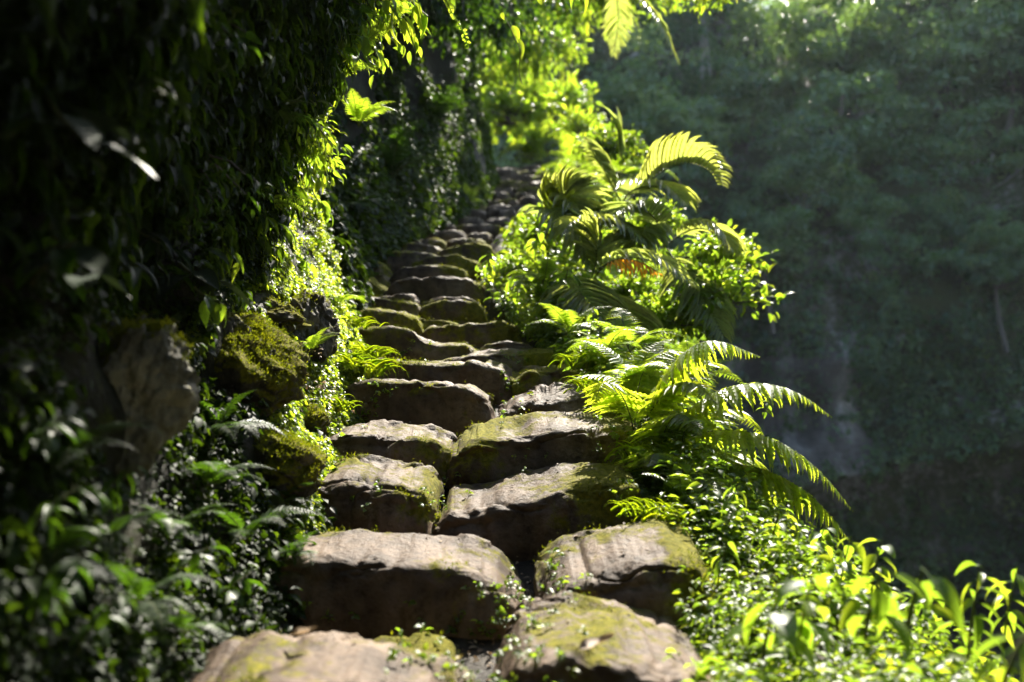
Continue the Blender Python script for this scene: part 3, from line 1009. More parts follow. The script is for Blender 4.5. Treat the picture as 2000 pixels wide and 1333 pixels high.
def out_of_bank(px, py, D, margin=.02):
    """the distance at which a plant at this bearing is rooted on the face of the bank, not inside it"""
    if px > 900 or D > 7.2:
        return D
    d = D * 1.12
    while d > D * .55:
        p = P(px, py, d)
        k = np.argmin(((BG - p) ** 2).sum(1))
        if (p - BG[k]) @ BGN[k] > margin:
            return d
        d -= .04
    return D


# ------------------------------------------------------------------ ferns and palms


def resample(pts, n):
    pts = np.asarray(pts, float)
    # Catmull-Rom style smoothing by repeated corner cutting keeps the ends
    for _ in range(3):
        q = [pts[0]]
        for a, c in zip(pts[:-1], pts[1:]):
            q += [a * .75 + c * .25, a * .25 + c * .75]
        q.append(pts[-1])
        pts = np.array(q)
    s = np.concatenate([[0], np.cumsum(np.linalg.norm(np.diff(pts, axis=0), axis=1))])
    t = np.linspace(0, s[-1], n)
    return np.stack([np.interp(t, s, pts[:, k]) for k in range(3)], -1), s[-1]


def frond_bufs(pts, plen, pairs, tm, wr=.3, lean=.35, droop=.25, start=.15, tint=.5, prof='fern', rr=.0045, tvar=.1, vee=.15, up=(0, 0, 1)):
    """leaflet buffer and rachis buffer of one frond that follows pts"""
    C, Ln = resample(pts, 60)
    T = unit(np.gradient(C, axis=0))
    t = np.linspace(start, .995, pairs)
    ii = np.clip(t * 59, 0, 59)
    O = np.stack([np.interp(ii, np.arange(60), C[:, k]) for k in range(3)], -1)
    TT = unit(np.stack([np.interp(ii, np.arange(60), T[:, k]) for k in range(3)], -1))
    sd = np.cross(TT, np.array(up, float))
    sd = unit(sd + 1e-4)
    Nr = np.cross(sd, TT)
    s = (t - start) / (1 - start)
    if prof == 'fern':
        pl = np.minimum(1, .55 + 2.2 * s) * np.minimum(1, (1 - s) * 1.45 + .03) ** .85
    else:
        pl = np.minimum(1, .5 + 2.5 * s) * np.minimum(1, (1 - s) * 1.3 + .28)
    b = Buf()
    for sg in (-1, 1):
        k = len(t)
        ln = lean + .35 * s * (prof != 'fern') + .06 * rng.normal(size=k)
        A = sd * sg * np.cos(ln)[:, None] + TT * np.sin(ln)[:, None] + Nr * vee - np.array([0, 0, 1]) * (droop * rng.uniform(.6, 1.4, k))[:, None]
        L = plen * pl * rng.uniform(.9, 1.08, k)
        W = np.maximum(L * wr, plen * wr * .35) * rng.uniform(.9, 1.1, k)
        b.leaves(tm, O + .001 * sg * sd, A, Nr + .12 * rng.normal(size=(k, 3)), L, W, np.clip(tint + tvar * rng.normal(size=k), 0, 1))
    r = Buf()
    r.tube(C, np.linspace(rr, rr * .25, 60), 5)
    return b, r


def place_frond(parent, pts, mat, **kw):
    bb, rr_ = frond_bufs(pts, **kw)
    f = link('frond', bb.mesh('frond', mat), parent)
    link('stem', rr_.mesh('stem', M_stem), f)
    return f


def arch(L, a0, a1, n=14, side=0.0):
    t = np.linspace(0, 1, n)
    a = np.radians(a0 + (a1 - a0) * t)
    ds = L / (n - 1)
    y = np.concatenate([[0], np.cumsum(np.cos(a) * ds)[:-1]])
    z = np.concatenate([[0], np.cumsum(np.sin(a) * ds)[:-1]])
    return np.stack([side * t * t * L, y, z], -1)


# shared frond meshes
FR = []
for k, (a0, a1, sd) in enumerate([(65, -35, .1), (50, -50, -.12), (75, -10, .05), (40, -60, .15)]):
    bb, rr_ = frond_bufs(arch(1.0, a0, a1, side=sd), .24, 22, PINNA, .26, .3, .15, .16, .5, rr=.008)
    FR.append((bb.mesh('fern_frond', M_fern), rr_.mesh('fern_stem', M_stem), bb.mesh('frond_shade_tint', M_dark)))  # last mesh repeats the frond in the shade-darkened green
PR = []
for k, (a0, a1, sd) in enumerate([(70, -45, .1), (55, -55, -.1), (80, -15, .0)]):
    bb, rr_ = frond_bufs(arch(1.0, a0, a1, side=sd), .40, 24, STRAP, .11, .55, .22, .14, .5, prof='palm', rr=.012, vee=.25)
    PR.append((bb.mesh('palm_frond', M_palm), rr_.mesh('palm_stem', M_stem), None))


def fern(px, py, D, size, nfr, label, az=(0, 360), shade=False, kind='fern', var=None, group=None, tilt=(-12, 18), loc=None, cat=None):
    D = out_of_bank(px, py, D)
    loc = P(px, py, D) if loc is None else loc
    r = bpy.data.objects.new(kind, None)
    COL.objects.link(r)
    r.location = loc
    tag(r, label, cat or ('fern' if kind == 'fern' else 'palm'), group)
    lib = FR if kind == 'fern' else PR
    for k in range(nfr):
        me = random.choice(lib) if var is None else lib[var]
        a = az[0] + (az[1] - az[0]) * (k + random.uniform(.1, .9)) / nfr
        sc = size * random.uniform(.75, 1.1)
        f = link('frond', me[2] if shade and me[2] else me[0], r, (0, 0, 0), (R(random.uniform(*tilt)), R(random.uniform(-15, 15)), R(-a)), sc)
        link('stem', me[1], f)
    return r
# azimuth: 0 = away from the camera, 90 = right, 180 = towards the camera, 270 = left


def root(name, loc, label, cat, group=None):
    r = bpy.data.objects.new(name, None)
    COL.objects.link(r)
    r.location = tuple(float(q) for q in loc)
    return tag(r, label, cat, group)


def traced_fern(rt, fr, label, mat=M_fern, name='fern', cat='fern', **kw):
    """plant whose fronds follow curves given by photo pixel and distance"""
    l0 = P(*rt)
    r = root(name, l0, label, cat)
    for f in fr:
        k2 = dict(kw)
        if isinstance(f, tuple):
            f, ex = f
            k2.update(ex)
        m = k2.pop('mat', mat)
        pts = np.array([P(*q) - l0 for q in f])
        place_frond(r, pts, m, **k2)
    return r


fk = dict(plen=.19, pairs=32, tm=PINNA, wr=.25, lean=.28, droop=.45, start=.22, tint=.8, rr=.004)
traced_fern((1240, 850, 4.7), [
    ([(1240, 850, 4.7), (1275, 770, 4.65), (1330, 690, 4.6), (1390, 658, 4.55), (1482, 696, 4.5)], dict(plen=.26, pairs=34, droop=.7)),
    [(1240, 850, 4.7), (1240, 780, 4.8), (1260, 710, 4.9), (1310, 680, 5.0), (1360, 700, 5.05)],
    [(1240, 850, 4.7), (1225, 790, 4.6), (1200, 750, 4.5), (1175, 745, 4.4), (1160, 790, 4.35)],
    [(1240, 850, 4.7), (1300, 760, 4.5), (1350, 740, 4.4), (1400, 790, 4.3)],
    [(1240, 850, 4.7), (1290, 790, 4.85), (1350, 720, 5.0), (1400, 705, 5.1), (1440, 740, 5.15)],
], 'tall fern whose topmost frond arches right against the dark cliff', **fk)
traced_fern((1290, 880, 4.6), [
    ([(1290, 880, 4.6), (1330, 810, 4.55), (1400, 762, 4.5), (1480, 745, 4.45), (1560, 765, 4.4), (1624, 814, 4.35)], dict(plen=.225, pairs=38, droop=.6)),
    ([(1290, 880, 4.6), (1350, 850, 4.5), (1420, 838, 4.4), (1500, 850, 4.35), (1590, 905, 4.3), (1666, 998, 4.25)], dict(plen=.22, pairs=40, droop=.6)),
    [(1290, 880, 4.6), (1330, 860, 4.7), (1390, 800, 4.8), (1450, 800, 4.85), (1490, 850, 4.9)],
    [(1290, 880, 4.6), (1300, 830, 4.4), (1330, 800, 4.3), (1370, 850, 4.2)],
], 'fern with two long sunlit fronds reaching right, middle of the fern group', **fk)
traced_fern((1310, 950, 4.4), [
    ([(1310, 950, 4.4), (1370, 915, 4.35), (1450, 905, 4.3), (1530, 930, 4.25), (1600, 980, 4.2), (1660, 1056, 4.15)], dict(plen=.25, pairs=36, droop=.9)),
    [(1310, 950, 4.4), (1360, 920, 4.5), (1410, 880, 4.6), (1470, 890, 4.65), (1520, 950, 4.7)],
    [(1310, 950, 4.4), (1340, 930, 4.2), (1390, 930, 4.1), (1440, 990, 4.0)],
    [(1310, 950, 4.4), (1290, 900, 4.3), (1280, 880, 4.2), (1265, 910, 4.1)],
], 'lowest fern of the group, its finely cut yellow frond drooping over the ravine', **fk)

# palm-leaved plants further up the valley edge
pk = dict(plen=.42, pairs=26, tm=STRAP, wr=.095, lean=.6, droop=.14, start=.2, tint=.7, prof='palm', rr=.008, vee=.25)
l0 = P(1215, 400, 8.6)
r = traced_fern((1215, 400, 8.6), [
    ([(1215, 400, 8.6), (1250, 372, 8.55), (1290, 335, 8.5), (1340, 316, 8.4), (1385, 330, 8.3), (1402, 362, 8.25)], dict(plen=.40, pairs=26, vee=.9, droop=-.1, wr=.12, tint=.9)),
    [(1215, 400, 8.6), (1190, 350, 8.6), (1165, 310, 8.6), (1150, 285, 8.6)],
    [(1215, 400, 8.6), (1230, 370, 8.3), (1290, 360, 8.1), (1340, 400, 7.9)],
], 'palm with one bright yellow fan shaped frond against the dark cliff', M_palm, 'palm', 'palm', **pk)
bb = Buf()
bb.leaves(STRAP, np.zeros((1, 3)), np.array([[-.03, 0, 1.]]), np.array([[0, -1., 0]]), .58, .045, .6)
bb.leaves(STRAP, np.zeros((1, 3)), np.array([[-.035, 0, 1.]]), np.array([[1., 0, 0]]), .56, .03, .5)
link('spear_leaf', bb.mesh('spear_leaf', M_palm), r, P(1212, 310, 8.8) - l0)
traced_fern((1080, 455, 7.9), [
    [(1080, 455, 7.9), (1092, 410, 7.85), (1106, 375, 7.8), (1128, 352, 7.8)],
    ([(1080, 455, 7.9), (1060, 410, 7.7), (1090, 425, 7.55), (1130, 465, 7.4), (1150, 510, 7.3)], dict(tint=.45)),
    [(1080, 455, 7.9), (1140, 430, 7.7), (1200, 435, 7.6), (1262, 475, 7.5)],
    [(1080, 455, 7.9), (1100, 400, 7.9), (1110, 390, 7.8), (1140, 430, 7.7)],
], 'palm with glinting pale fronds leaning over the bend of the stairs', M_palm, 'palm', 'palm', **pk)
traced_fern((1150, 560, 7.2), [
    ([(1150, 560, 7.2), (1180, 515, 7.1), (1230, 500, 7.0), (1290, 515, 6.9), (1345, 550, 6.8)], dict(pairs=24)),
    ([(1170, 525, 6.95), (1205, 505, 6.8), (1245, 508, 6.7), (1290, 535, 6.6)], dict(mat=M_orange, plen=.17, pairs=14, droop=.9, tvar=.35)),
    [(1150, 560, 7.2), (1190, 585, 7.0), (1230, 620, 6.8), (1265, 680, 6.7)],
    [(1150, 560, 7.2), (1120, 545, 7.0), (1130, 570, 6.8), (1165, 610, 6.6), (1190, 650, 6.5)],
    ([(1150, 560, 7.2), (1170, 500, 7.3), (1150, 445, 7.3), (1120, 430, 7.2), (1100, 455, 7.1)], dict(tint=.8, plen=.3)),
], 'palm whose arched frond hides orange withered leaflets', M_palm, 'palm', 'palm', **pk)
traced_fern((1300, 480, 8.0), [
    ([(1300, 480, 8.0), (1340, 450, 7.9), (1385, 445, 7.8), (1425, 485, 7.7)], dict(tint=.85)),
    [(1300, 480, 8.0), (1330, 530, 7.7), (1370, 580, 7.5), (1410, 655, 7.3)],
    [(1300, 480, 8.0), (1270, 450, 7.8), (1250, 460, 7.6), (1240, 500, 7.5)],
    ([(1300, 480, 8.0), (1280, 420, 7.9), (1230, 400, 7.7), (1190, 430, 7.5)], dict(tint=.5)),
], 'palm on the ravine side with a pale frond drooping below its shrub', M_palm, 'palm', 'palm', **pk)
traced_fern((1215, -60, 11.5), [
    ([(1200, -60, 11.5), (1240, -10, 11.3), (1285, 40, 11.1), (1322, 118, 11.0)], dict(plen=.30)),
    ([(1200, -60, 11.5), (1205, 0, 11.7), (1208, 50, 11.8), (1200, 105, 11.9)], dict(plen=.30)),
], 'yellow palm fronds hanging from the overhang at the top of the picture', M_palm, 'palm', 'palm', **pk)

FLAB = [
    # px, py, D, size, n, az range, shade, label
    (1210, 350, 14.0, .9, 9, (0, 360), False, 'yellow fern on the valley edge near the stair top'),
    (1130, 330, 16.0, .9, 9, (0, 360), False, 'bright fern beside the topmost steps'),
    (1180, 405, 12.5, .6, 8, (0, 360), False, 'fern overhanging the stairs below the yellow fern'),
    (1050, 300, 19.5, 1.0, 9, (0, 360), False, 'washed out fern standing at the head of the stairs'),
    (1060, 560, 7.0, .45, 7, (40, 320), False, 'small fern between the middle steps and the orange withered palm'),
    (1110, 660, 6.2, .36, 7, (40, 320), False, 'feathery fern beside the smooth humped step'),
    (1180, 700, 5.6, .4, 8, (0, 360), False, 'fern tucked behind the tall fern of the lower group'),
    (1330, 1010, 4.1, .36, 8, (30, 330), False, 'fern spreading below the drooping yellow frond'),
    (1230, 690, 5.9, .5, 8, (0, 360), False, 'fern in front of the pale drooping palm fronds'),
    (1340, 760, 5.4, .45, 8, (0, 360), False, 'fern half hidden behind the long sunlit fronds'),
    (915, 400, 13.0, .4, 6, (60, 240), False, 'sunlit fern at the foot of the cliff wall by the upper steps'),
    (1235, 770, 5.0, .42, 9, (0, 360), False, 'fern filling the heart of the near fern group'),
    (1330, 880, 4.45, .36, 9, (0, 360), False, 'fern at the foot of the near fern group, over the ravine side'),
    (935, 290, 17.0, .6, 7, (60, 270), False, 'bright fern on the corner of the cliff wall by the stair top'),
    (215, 1060, 2.55, .24, 5, (60, 240), True, 'dim fern with an arching frond low on the shaded bank'),
    (330, 1065, 2.8, .26, 5, (60, 220), True, 'fern with a long drooping frond left of the lobed fern'),
    (480, 1060, 3.1, .26, 7, (40, 300), True, 'lobed fern spreading beside the left end of the largest step'),
    (575, 1100, 3.2, .22, 5, (90, 230), True, 'fern hanging over the left end of the largest step'),
    (270, 1190, 2.35, .22, 5, (60, 220), True, 'pale fern at the lower edge of the shaded bank'),
    (360, 1240, 2.35, .18, 6, (40, 240), True, 'small fern beside the broad flat step'),
    (430, 850, 3.9, .30, 6, (50, 240), True, 'fern in the hollow between the two shaded boulders'),
    (410, 960, 3.3, .26, 6, (50, 240), True, 'fern below the lichen streaked boulder'),
    (90, 1120, 2.1, .22, 6, (40, 240), True, 'blurred fern in the lower left corner of the bank'),
    (130, 900, 2.4, .24, 5, (40, 240), True, 'fern at the lower left, over a plant with drooping leaves'),
    (560, 990, 3.9, .16, 5, (60, 240), True, 'little fern below the mossy corner rock'),
    (610, 690, 5.6, .20, 6, (40, 240), False, 'bright little fern in the verge beside the dark faced boulder'),
    (660, 600, 6.5, .25, 6, (40, 240), False, 'sunlit fern on the bright verge opposite the gold capped step'),
    (500, 420, 4.9, .30, 6, (60, 250), False, 'sunlit fern on the shoulder of the bank below the hanging leaves'),
    (700, 250, 5.6, .36, 5, (60, 230), False, 'fern hanging from the brow of the bank in front of the dark wall'),
    (650, 170, 5.0, .34, 6, (60, 260), False, 'lit fern under the brow of the bank, left of the dark wall'),
    (700, 110, 4.8, .30, 5, (60, 230), False, 'lit fern with lobed leaves hanging at the brow of the bank'),
    (520, 240, 4.4, .3, 6, (60, 260), True, 'dim fern on the upper bank between lit leaves'),
    (760, 350, 10.5, .8, 7, (60, 270), True, 'large dim fern on the wall of the recess'),
    (840, 250, 13, .9, 7, (60, 270), True, 'large dim fern high on the cliff wall'),
    (690, 420, 9.3, .6, 7, (60, 270), True, 'dim fern at the foot of the recess wall'),
]
for (px, py, D, sz, nf, az, sh, lb) in FLAB:
    fern(px, py, D, sz, nf, lb, az, sh)

# ------------------------------------------------------------------ broad-leaved plants, each leaf a part
LM = {}
for nm, tm, w in (('ovate', OVATE, .46), ('lance', LANCE, .26), ('flat', OVATE_F, .44)):
    for mn_, mat in (('leaf', M_leaf), ('dark', M_dark), ('sheen', M_sheen)):  # the dark copy has shade mixed into its green
        for tint in (.35, .6, .85):
            bb = Buf()
            bb.leaves(tm, np.zeros((1, 3)), np.array([[0, 1., 0]]), np.array([[0, 0, 1.]]), 1.0, w, tint)
            bb.tube(np.array([[0, -.22, -.02], [0, -.1, -.005], [0, .02, 0]]), .012, 5, .3)
            LM[nm, mn_, tint] = bb.mesh('leaf', mat)


def broadleaf(px, py, D, label, h=.25, leaf=.12, n=8, shape='ovate', mat='leaf', hang=False, lean=(0, 0), seed=0, name='broadleaf_plant', cat='plant', azr=(0, 360), drp=(5, 50), group=None):
    rn = random.Random(seed + int(px))
    D = out_of_bank(px, py, D)
    l0 = P(px, py, D)
    r = root(name, l0, label, cat, group)
    sgn = -1 if hang else 1
    t = np.linspace(0, 1, 7)
    st = np.stack([lean[0] * t ** 1.5, lean[1] * t ** 1.5, sgn * h * t], -1)
    b = Buf()
    b.tube(st, np.linspace(.006, .003, 7) * max(.5, leaf / .12), 5)
    link('stem', b.mesh('stem', M_stem), r)
    for k in range(n):
        q = .25 + .75 * (k + .5) / n
        base = np.array([np.interp(q, t, st[:, c]) for c in range(3)])
        az = azr[0] + (azr[1] - azr[0]) * ((k * .382) % 1) + rn.uniform(-20, 20)
        dr = rn.uniform(*drp)
        d = np.array([math.sin(R(az)), math.cos(R(az)), 0])
        L = leaf * rn.uniform(.7, 1.2)
        off = base + d * L * .22 * math.cos(R(dr))
        link('leaf', LM[shape, mat, rn.choice((.35, .6, .85))], r, off, (R(-dr), R(rn.uniform(-25, 25)), R(-az)), L)
    return r


BL = [
    # foreground, valley side
    (1560, 1270, 2.5, 'seedling with large pale ovate leaves in the near tangle', .20, .095, 9, 'ovate', 'leaf', False),
    (1690, 1250, 2.45, 'seedling with broad drooping leaves on the valley edge, in front', .18, .115, 7, 'ovate', 'leaf', False),
    (1770, 1250, 2.45, 'seedling with one very long hanging leaf, right of the broad leaved one', .18, .155, 5, 'lance', 'leaf', False),
    (1490, 1290, 2.5, 'plant with a white glinting leaf beside the rounded lowest step', .16, .13, 6, 'ovate', 'leaf', False),
    (1960, 1345, 1.95, 'yellow leaved plant cut by the lower right corner', .12, .14, 7, 'lance', 'leaf', False),
    (1890, 1290, 2.9, 'bushy plant with many narrow leaves at the right picture edge', .28, .10, 14, 'lance', 'leaf', False),
    (1960, 1270, 3.1, 'bushy plant with grey glinting leaves beside the right picture edge', .26, .09, 14, 'lance', 'leaf', False),
    (1800, 1260, 3.2, 'low leafy plant between the seedlings and the right edge bushes', .22, .08, 12, 'ovate', 'leaf', False),
    (1400, 1160, 3.3, 'plant with curling leaves against the yellow moss covered step', .18, .075, 9, 'lance', 'leaf', False),
    (1640, 1160, 3.4, 'leafy weed at the rim of the ravine below the drooping fern', .20, .07, 11, 'ovate', 'leaf', False),
    (1700, 1180, 3.3, 'taller leafy weed at the rim of the ravine, right of the first', .22, .07, 11, 'ovate', 'leaf', False),
    (1500, 1110, 3.6, 'plant with narrow shining leaves below the lowest fern', .20, .09, 12, 'lance', 'leaf', False),
    (1420, 1060, 3.8, 'plant with upright leaves beside the wide tall step', .22, .085, 11, 'lance', 'leaf', False),
    (1590, 1100, 3.7, 'round leaved plant directly under the drooping yellow frond', .14, .08, 10, 'ovate', 'leaf', False),
    (1490, 820, 4.9, 'small bright sprig showing between two long fern fronds', .12, .05, 8, 'ovate', 'leaf', False),
    (1150, 690, 6.0, 'slender upright weed with tiny leaves by the short mossy step', .28, .045, 18, 'ovate', 'leaf', False),
    (1080, 640, 6.6, 'plant with large yellow leaves beside the humped step', .20, .13, 9, 'ovate', 'leaf', False),
    (1010, 590, 7.3, 'plant with wide shining leaves right of the gold capped step', .25, .13, 10, 'ovate', 'leaf', False),
    (950, 555, 7.9, 'bright plant crowding the wide dark step with the pinkish rim', .25, .10, 12, 'ovate', 'leaf', False),
    (1045, 510, 8.0, 'glossy plant below the glinting pale palm', .3, .12, 12, 'ovate', 'leaf', False),
    (1000, 490, 9.0, 'bright plant at the bend of the stairs, beside the moss draped block', .3, .12, 12, 'ovate', 'leaf', False),
    (1100, 590, 6.9, 'plant with long arching leaves below the orange withered palm', .22, .17, 8, 'lance', 'leaf', False),
    # left bank, large leaves with a dull sky sheen
    (150, 215, 2.35, 'dark plant with a single pale glossy leaf facing the light', .06, .085, 3, 'ovate', 'sheen', True),
    (200, 245, 2.4, 'dark plant with a narrow grey glossy leaf beside the single pale one', .05, .08, 3, 'lance', 'sheen', True),
    (235, 130, 2.45, 'dark plant with long grey hanging leaves on the shaded upper bank', .08, .10, 4, 'lance', 'sheen', True),
    (85, 165, 2.1, 'dark plant with broad dull leaves at the upper left', .14, .15, 4, 'flat', 'sheen', True),
    (345, 140, 3.0, 'dark hanging leaf catching a patch of light on the upper bank', .06, .12, 3, 'flat', 'dark', True),
    (95, 430, 2.1, 'dark plant with pale patchy leaves at the left edge, midway up', .15, .15, 5, 'flat', 'sheen', True),
    (185, 450, 2.5, 'dark plant with grey shining leaves above the lichen streaked boulder', .12, .15, 5, 'lance', 'sheen', True),
    (350, 510, 3.4, 'plant with a big wrinkled leaf above the slanting mossy boulder', .08, .16, 4, 'ovate', 'sheen', True),
    (250, 430, 2.9, 'dark plant with two narrow leaves pointing down the bank', .08, .13, 3, 'lance', 'sheen', True),
    (60, 560, 2.1, 'dark leafy plant at the left edge below the pale patchy one', .10, .12, 6, 'ovate', 'dark', False),
    (60, 1040, 1.9, 'plant with drooping leaves in the lower left', .10, .07, 10, 'lance', 'dark', False),
    (40, 900, 2.0, 'plant with blue green leaves at the left edge, lower half', .10, .06, 12, 'ovate', 'dark', False),
    (180, 1000, 2.4, 'plant with pale green narrow leaves in the lower shaded bank', .12, .065, 12, 'lance', 'dark', False),
    (60, 1230, 1.9, 'clump of yellow green leaves filling the lower left corner', .16, .055, 22, 'ovate', 'dark', False),
    (150, 1280, 1.95, 'clump of dull green leaves right of the corner clump', .14, .05, 18, 'ovate', 'dark', False),
    (330, 1150, 2.5, 'leafy plant in the middle of the lower shaded bank', .12, .07, 9, 'ovate', 'dark', False),
    (420, 1180, 2.7, 'plant with a torn triangular leaf near the broad flat step', .10, .08, 6, 'ovate', 'dark', False),
    (640, 1120, 3.25, 'sprig with small leaves hanging in front of the largest step', .10, .05, 9, 'ovate', 'dark', True),
    # lit leaves on the shoulder and the brow of the bank
    (490, 390, 4.6, 'plant with a fan of bright yellow leaves on the bank shoulder', .12, .13, 7, 'lance', 'leaf', True),
    (590, 300, 5.1, 'plant with lit leaves on the edge of the bank shoulder, upper half', .18, .10, 11, 'ovate', 'leaf', True),
    (610, 370, 5.4, 'bright leafy plant hanging on the shoulder edge before the recess', .16, .09, 12, 'ovate', 'leaf', True),
    (560, 470, 5.2, 'leafy plant above the dark faced boulder, its leaves half lit', .14, .10, 9, 'ovate', 'leaf', True),
    (420, 450, 4.3, 'half lit plant with pointed leaves over the slanting mossy boulder', .14, .11, 8, 'lance', 'leaf', True),
    (380, 560, 4.2, 'plant with bright green cupped leaves above the slanting mossy boulder', .07, .11, 5, 'ovate', 'leaf', True),
    (440, 560, 4.6, 'plant with white dried leaves above the slanting mossy boulder', .06, .06, 6, 'ovate', 'leaf', True),
    (320, 330, 3.6, 'dark plant with one thin yellow edged leaf on the middle bank', .1, .13, 4, 'lance', 'dark', True),
    (560, 140, 4.3, 'plant with grey feathery leaves under the brow of the bank', .14, .12, 7, 'lance', 'sheen', True),
    (650, 40, 4.3, 'leafy plant at the top of the bank, sprinkled with light', .2, .09, 12, 'ovate', 'leaf', True),
    (740, -30, 4.4, 'brow plant with big bright hanging leaves in front of the dark wall', .18, .15, 8, 'lance', 'leaf', True),
    (790, -20, 4.5, 'brow plant with one long twisted hanging leaf', .14, .17, 5, 'lance', 'leaf', True),
    (690, 30, 4.6, 'brow plant with small lit leaves left of the bright hanging leaves', .2, .09, 10, 'ovate', 'leaf', True),
    (845, -35, 4.3, 'brow plant with a single toothed leaf against the dark wall', .06, .13, 3, 'ovate', 'leaf', True),
    (1055, -50, 4.4, 'hanging twig with one bright leaf at the top middle', .06, .13, 3, 'ovate', 'leaf', True),
    (1120, -60, 5.5, 'hanging twig with drooping lit leaves at the top, near the yellow palm', .12, .16, 6, 'lance', 'leaf', True),
]
for i, (px, py, D, lb, h, lf, n, shp, mt, hg) in enumerate(BL):
    left = px < 900
    top = hg and px > 540 and py < 150
    broadleaf(px, py, D, lb, h, lf, n, shp, mt, hg, lean=((.12 if left else .03), -.04 if not top else 0), seed=i,
              azr=(40, 250) if left else (0, 360), drp=((5, 45) if mt == 'sheen' else (40, 85)) if hg else (5, 50))

# vine that dangles in front of the dark wall
v0 = P(985, -20, 5.2)
r = root('vine', v0, 'thin dangling vine with a few lit leaves in front of the dark wall', 'vine')
b = Buf()
pts = np.array([P(*q) - v0 for q in [(985, -20, 5.2), (980, 25, 5.2), (995, 50, 5.2), (1005, 75, 5.2), (1018, 100, 5.2), (1012, 140, 5.2), (1020, 165, 5.2)]])
b.tube(resample(pts, 40)[0], .0022, 5)
link('stem', b.mesh('stem', M_stem), r)
for (q, az, L) in [((1000, 50, 5.2), 150, .10), ((1010, 75, 5.2), 120, .11), ((980, 25, 5.2), 200, .05)]:
    link('leaf', LM['ovate', 'leaf', .85], r, P(*q) - v0, (R(-70), R(20), R(-az)), L)
v0 = P(860, -20, 4.8)
r = root('vine', v0, 'dangling twig strung with tiny buds left of the thin vine', 'vine')
b = Buf()
pts = np.array([P(*q) - v0 for q in [(860, -20, 4.8), (885, 30, 4.8), (905, 60, 4.8), (915, 95, 4.8)]])
C, _ = resample(pts, 40)
b.tube(C, .0025, 5)
b.leaves(OVATE_S, C[6:], unit(rng.normal(size=(34, 3)) - np.array([0, 0, .6])), rvec(34), rng.uniform(.015, .03, 34), .014, rng.uniform(.3, .9, 34))
link('stem', b.mesh('stem', M_leaf), r)

# grass tufts -------------------------------------------------------------


def grass(px, py, D, label, n=120, L=.22, spread=.1):
    n = int(n * 1.7)
    l0 = P(px, py, D)
    b = Buf()
    O = rng.normal(size=(n, 3)) * np.array([spread, spread * .6, .01]) * .8
    a = rng.uniform(0, 2 * np.pi, n)
    A = unit(np.stack([np.sin(a) * .7 + .25, np.cos(a) * .7 - .1, rng.uniform(.7, 1.6, n)], -1))
    N = unit(np.stack([-np.sin(a), -np.cos(a), np.full(n, .6)], -1))
    l = L * rng.uniform(.5, 1.25, n)
    b.leaves(GRASS, O, A, N, l, .0035 * rng.uniform(.7, 1.4, n), np.clip(rng.normal(.65, .2, n), 0, 1))
    o = link('grass_tuft', b.mesh('grass_tuft', M_grass), None, l0)
    return tag(o, label, 'grass', 'grass tufts by the steps')


grass(665, 735, 5.45, 'bright grass tuft spilling onto the tall black fronted step', 170, .24, .11)
grass(640, 700, 5.7, 'grass tuft below the dark faced boulder', 110, .17, .10)
grass(700, 700, 6.0, 'grass tuft at the left end of the long grassy step', 90, .17, .08)
grass(1190, 770, 5.1, 'grass tuft at the right end of the flat sunlit step', 120, .16, .09)
grass(1160, 720, 5.6, 'grass tuft behind the flat sunlit step', 120, .18, .10)
grass(1270, 900, 4.35, 'grass tuft beside the pale pitted step', 90, .14, .09)
grass(1290, 1010, 3.85, 'grass tuft beside the moss hung corner of the wide step', 90, .12, .08)
grass(660, 640, 6.3, 'grass tuft on the verge beside the humped stepped stone', 90, .15, .10)
grass(640, 800, 5.0, 'short grass tuft in the shade left of the tall black fronted step', 60, .12, .06)

# fallen leaves -----------------------------------------------------------


from mathutils.bvhtree import BVHTree
_v, _f, _o = [], [], 0
for ob in COL.objects:
    if ob.name.startswith('stepping_stone'):
        me = ob.data
        co = np.empty(len(me.vertices) * 3, np.float32)
        me.vertices.foreach_get('co', co)
        _v.append(co.reshape(-1, 3) + np.array(ob.location))
        q = np.empty(len(me.loops), np.int32)
        me.loops.foreach_get('vertex_index', q)
        _f.append(q.reshape(-1, 4) + _o)
        _o += len(me.vertices)
BVH = BVHTree.FromPolygons(np.concatenate(_v).tolist(), np.concatenate(_f).tolist())


def on_stone(px, py, D):
    d = P(px, py, 1.0)
    h = BVH.ray_cast((0, 0, 0), tuple(d / np.linalg.norm(d)))
    return np.array(h[0]) + np.array([0, 0, .02]) - d * .03 if h[0] is not None else P(px, py, D)


def fallen(px, py, D, label, L, ang, mat, tilt=.15, w=.42, name='fallen_leaf'):
    b = Buf()
    a = R(ang)
    b.leaves(leaf_tm(9, 'ovate', .5, -.5, curl=.8), np.zeros((1, 3)), np.array([[math.cos(a), math.sin(a), tilt]]), np.array([[0, -.2, 1.]]), L, L * w, .6)
    o = link(name, b.mesh(name, mat), None, on_stone(px, py, D))
    return tag(o, label, 'leaf')


fallen(1130, 1284, 2.86, 'curled pale dry leaf lying on the large rounded step', .105, 18, M_dry, .12)
fallen(565, 1255, 2.75, 'brown yellow leaf standing at the back of the broad flat step', .085, -12, M_dry, .1, .5)
fallen(650, 812, 4.95, 'yellowed leaf hanging beside the tall black fronted step', .12, 70, M_yellow, .6, .6)
fallen(870, 948, 4.2, 'pale scrap of bark in the gap between two steps', .09, 15, M_dry, .1, .25, 'bark_scrap')
fallen(700, 822, 5.0, 'tiny pale leaf at the foot of the tall black fronted step', .04, 30, M_dry)
fallen(890, 1302, 2.62, 'small yellow leaf in the dirt between the lowest steps', .025, 40, M_yellow, .1, .6)
fallen(435, 582, 4.75, 'white withered leaf on the bank above the slanting mossy boulder', .10, 100, M_dry, .8, .4)


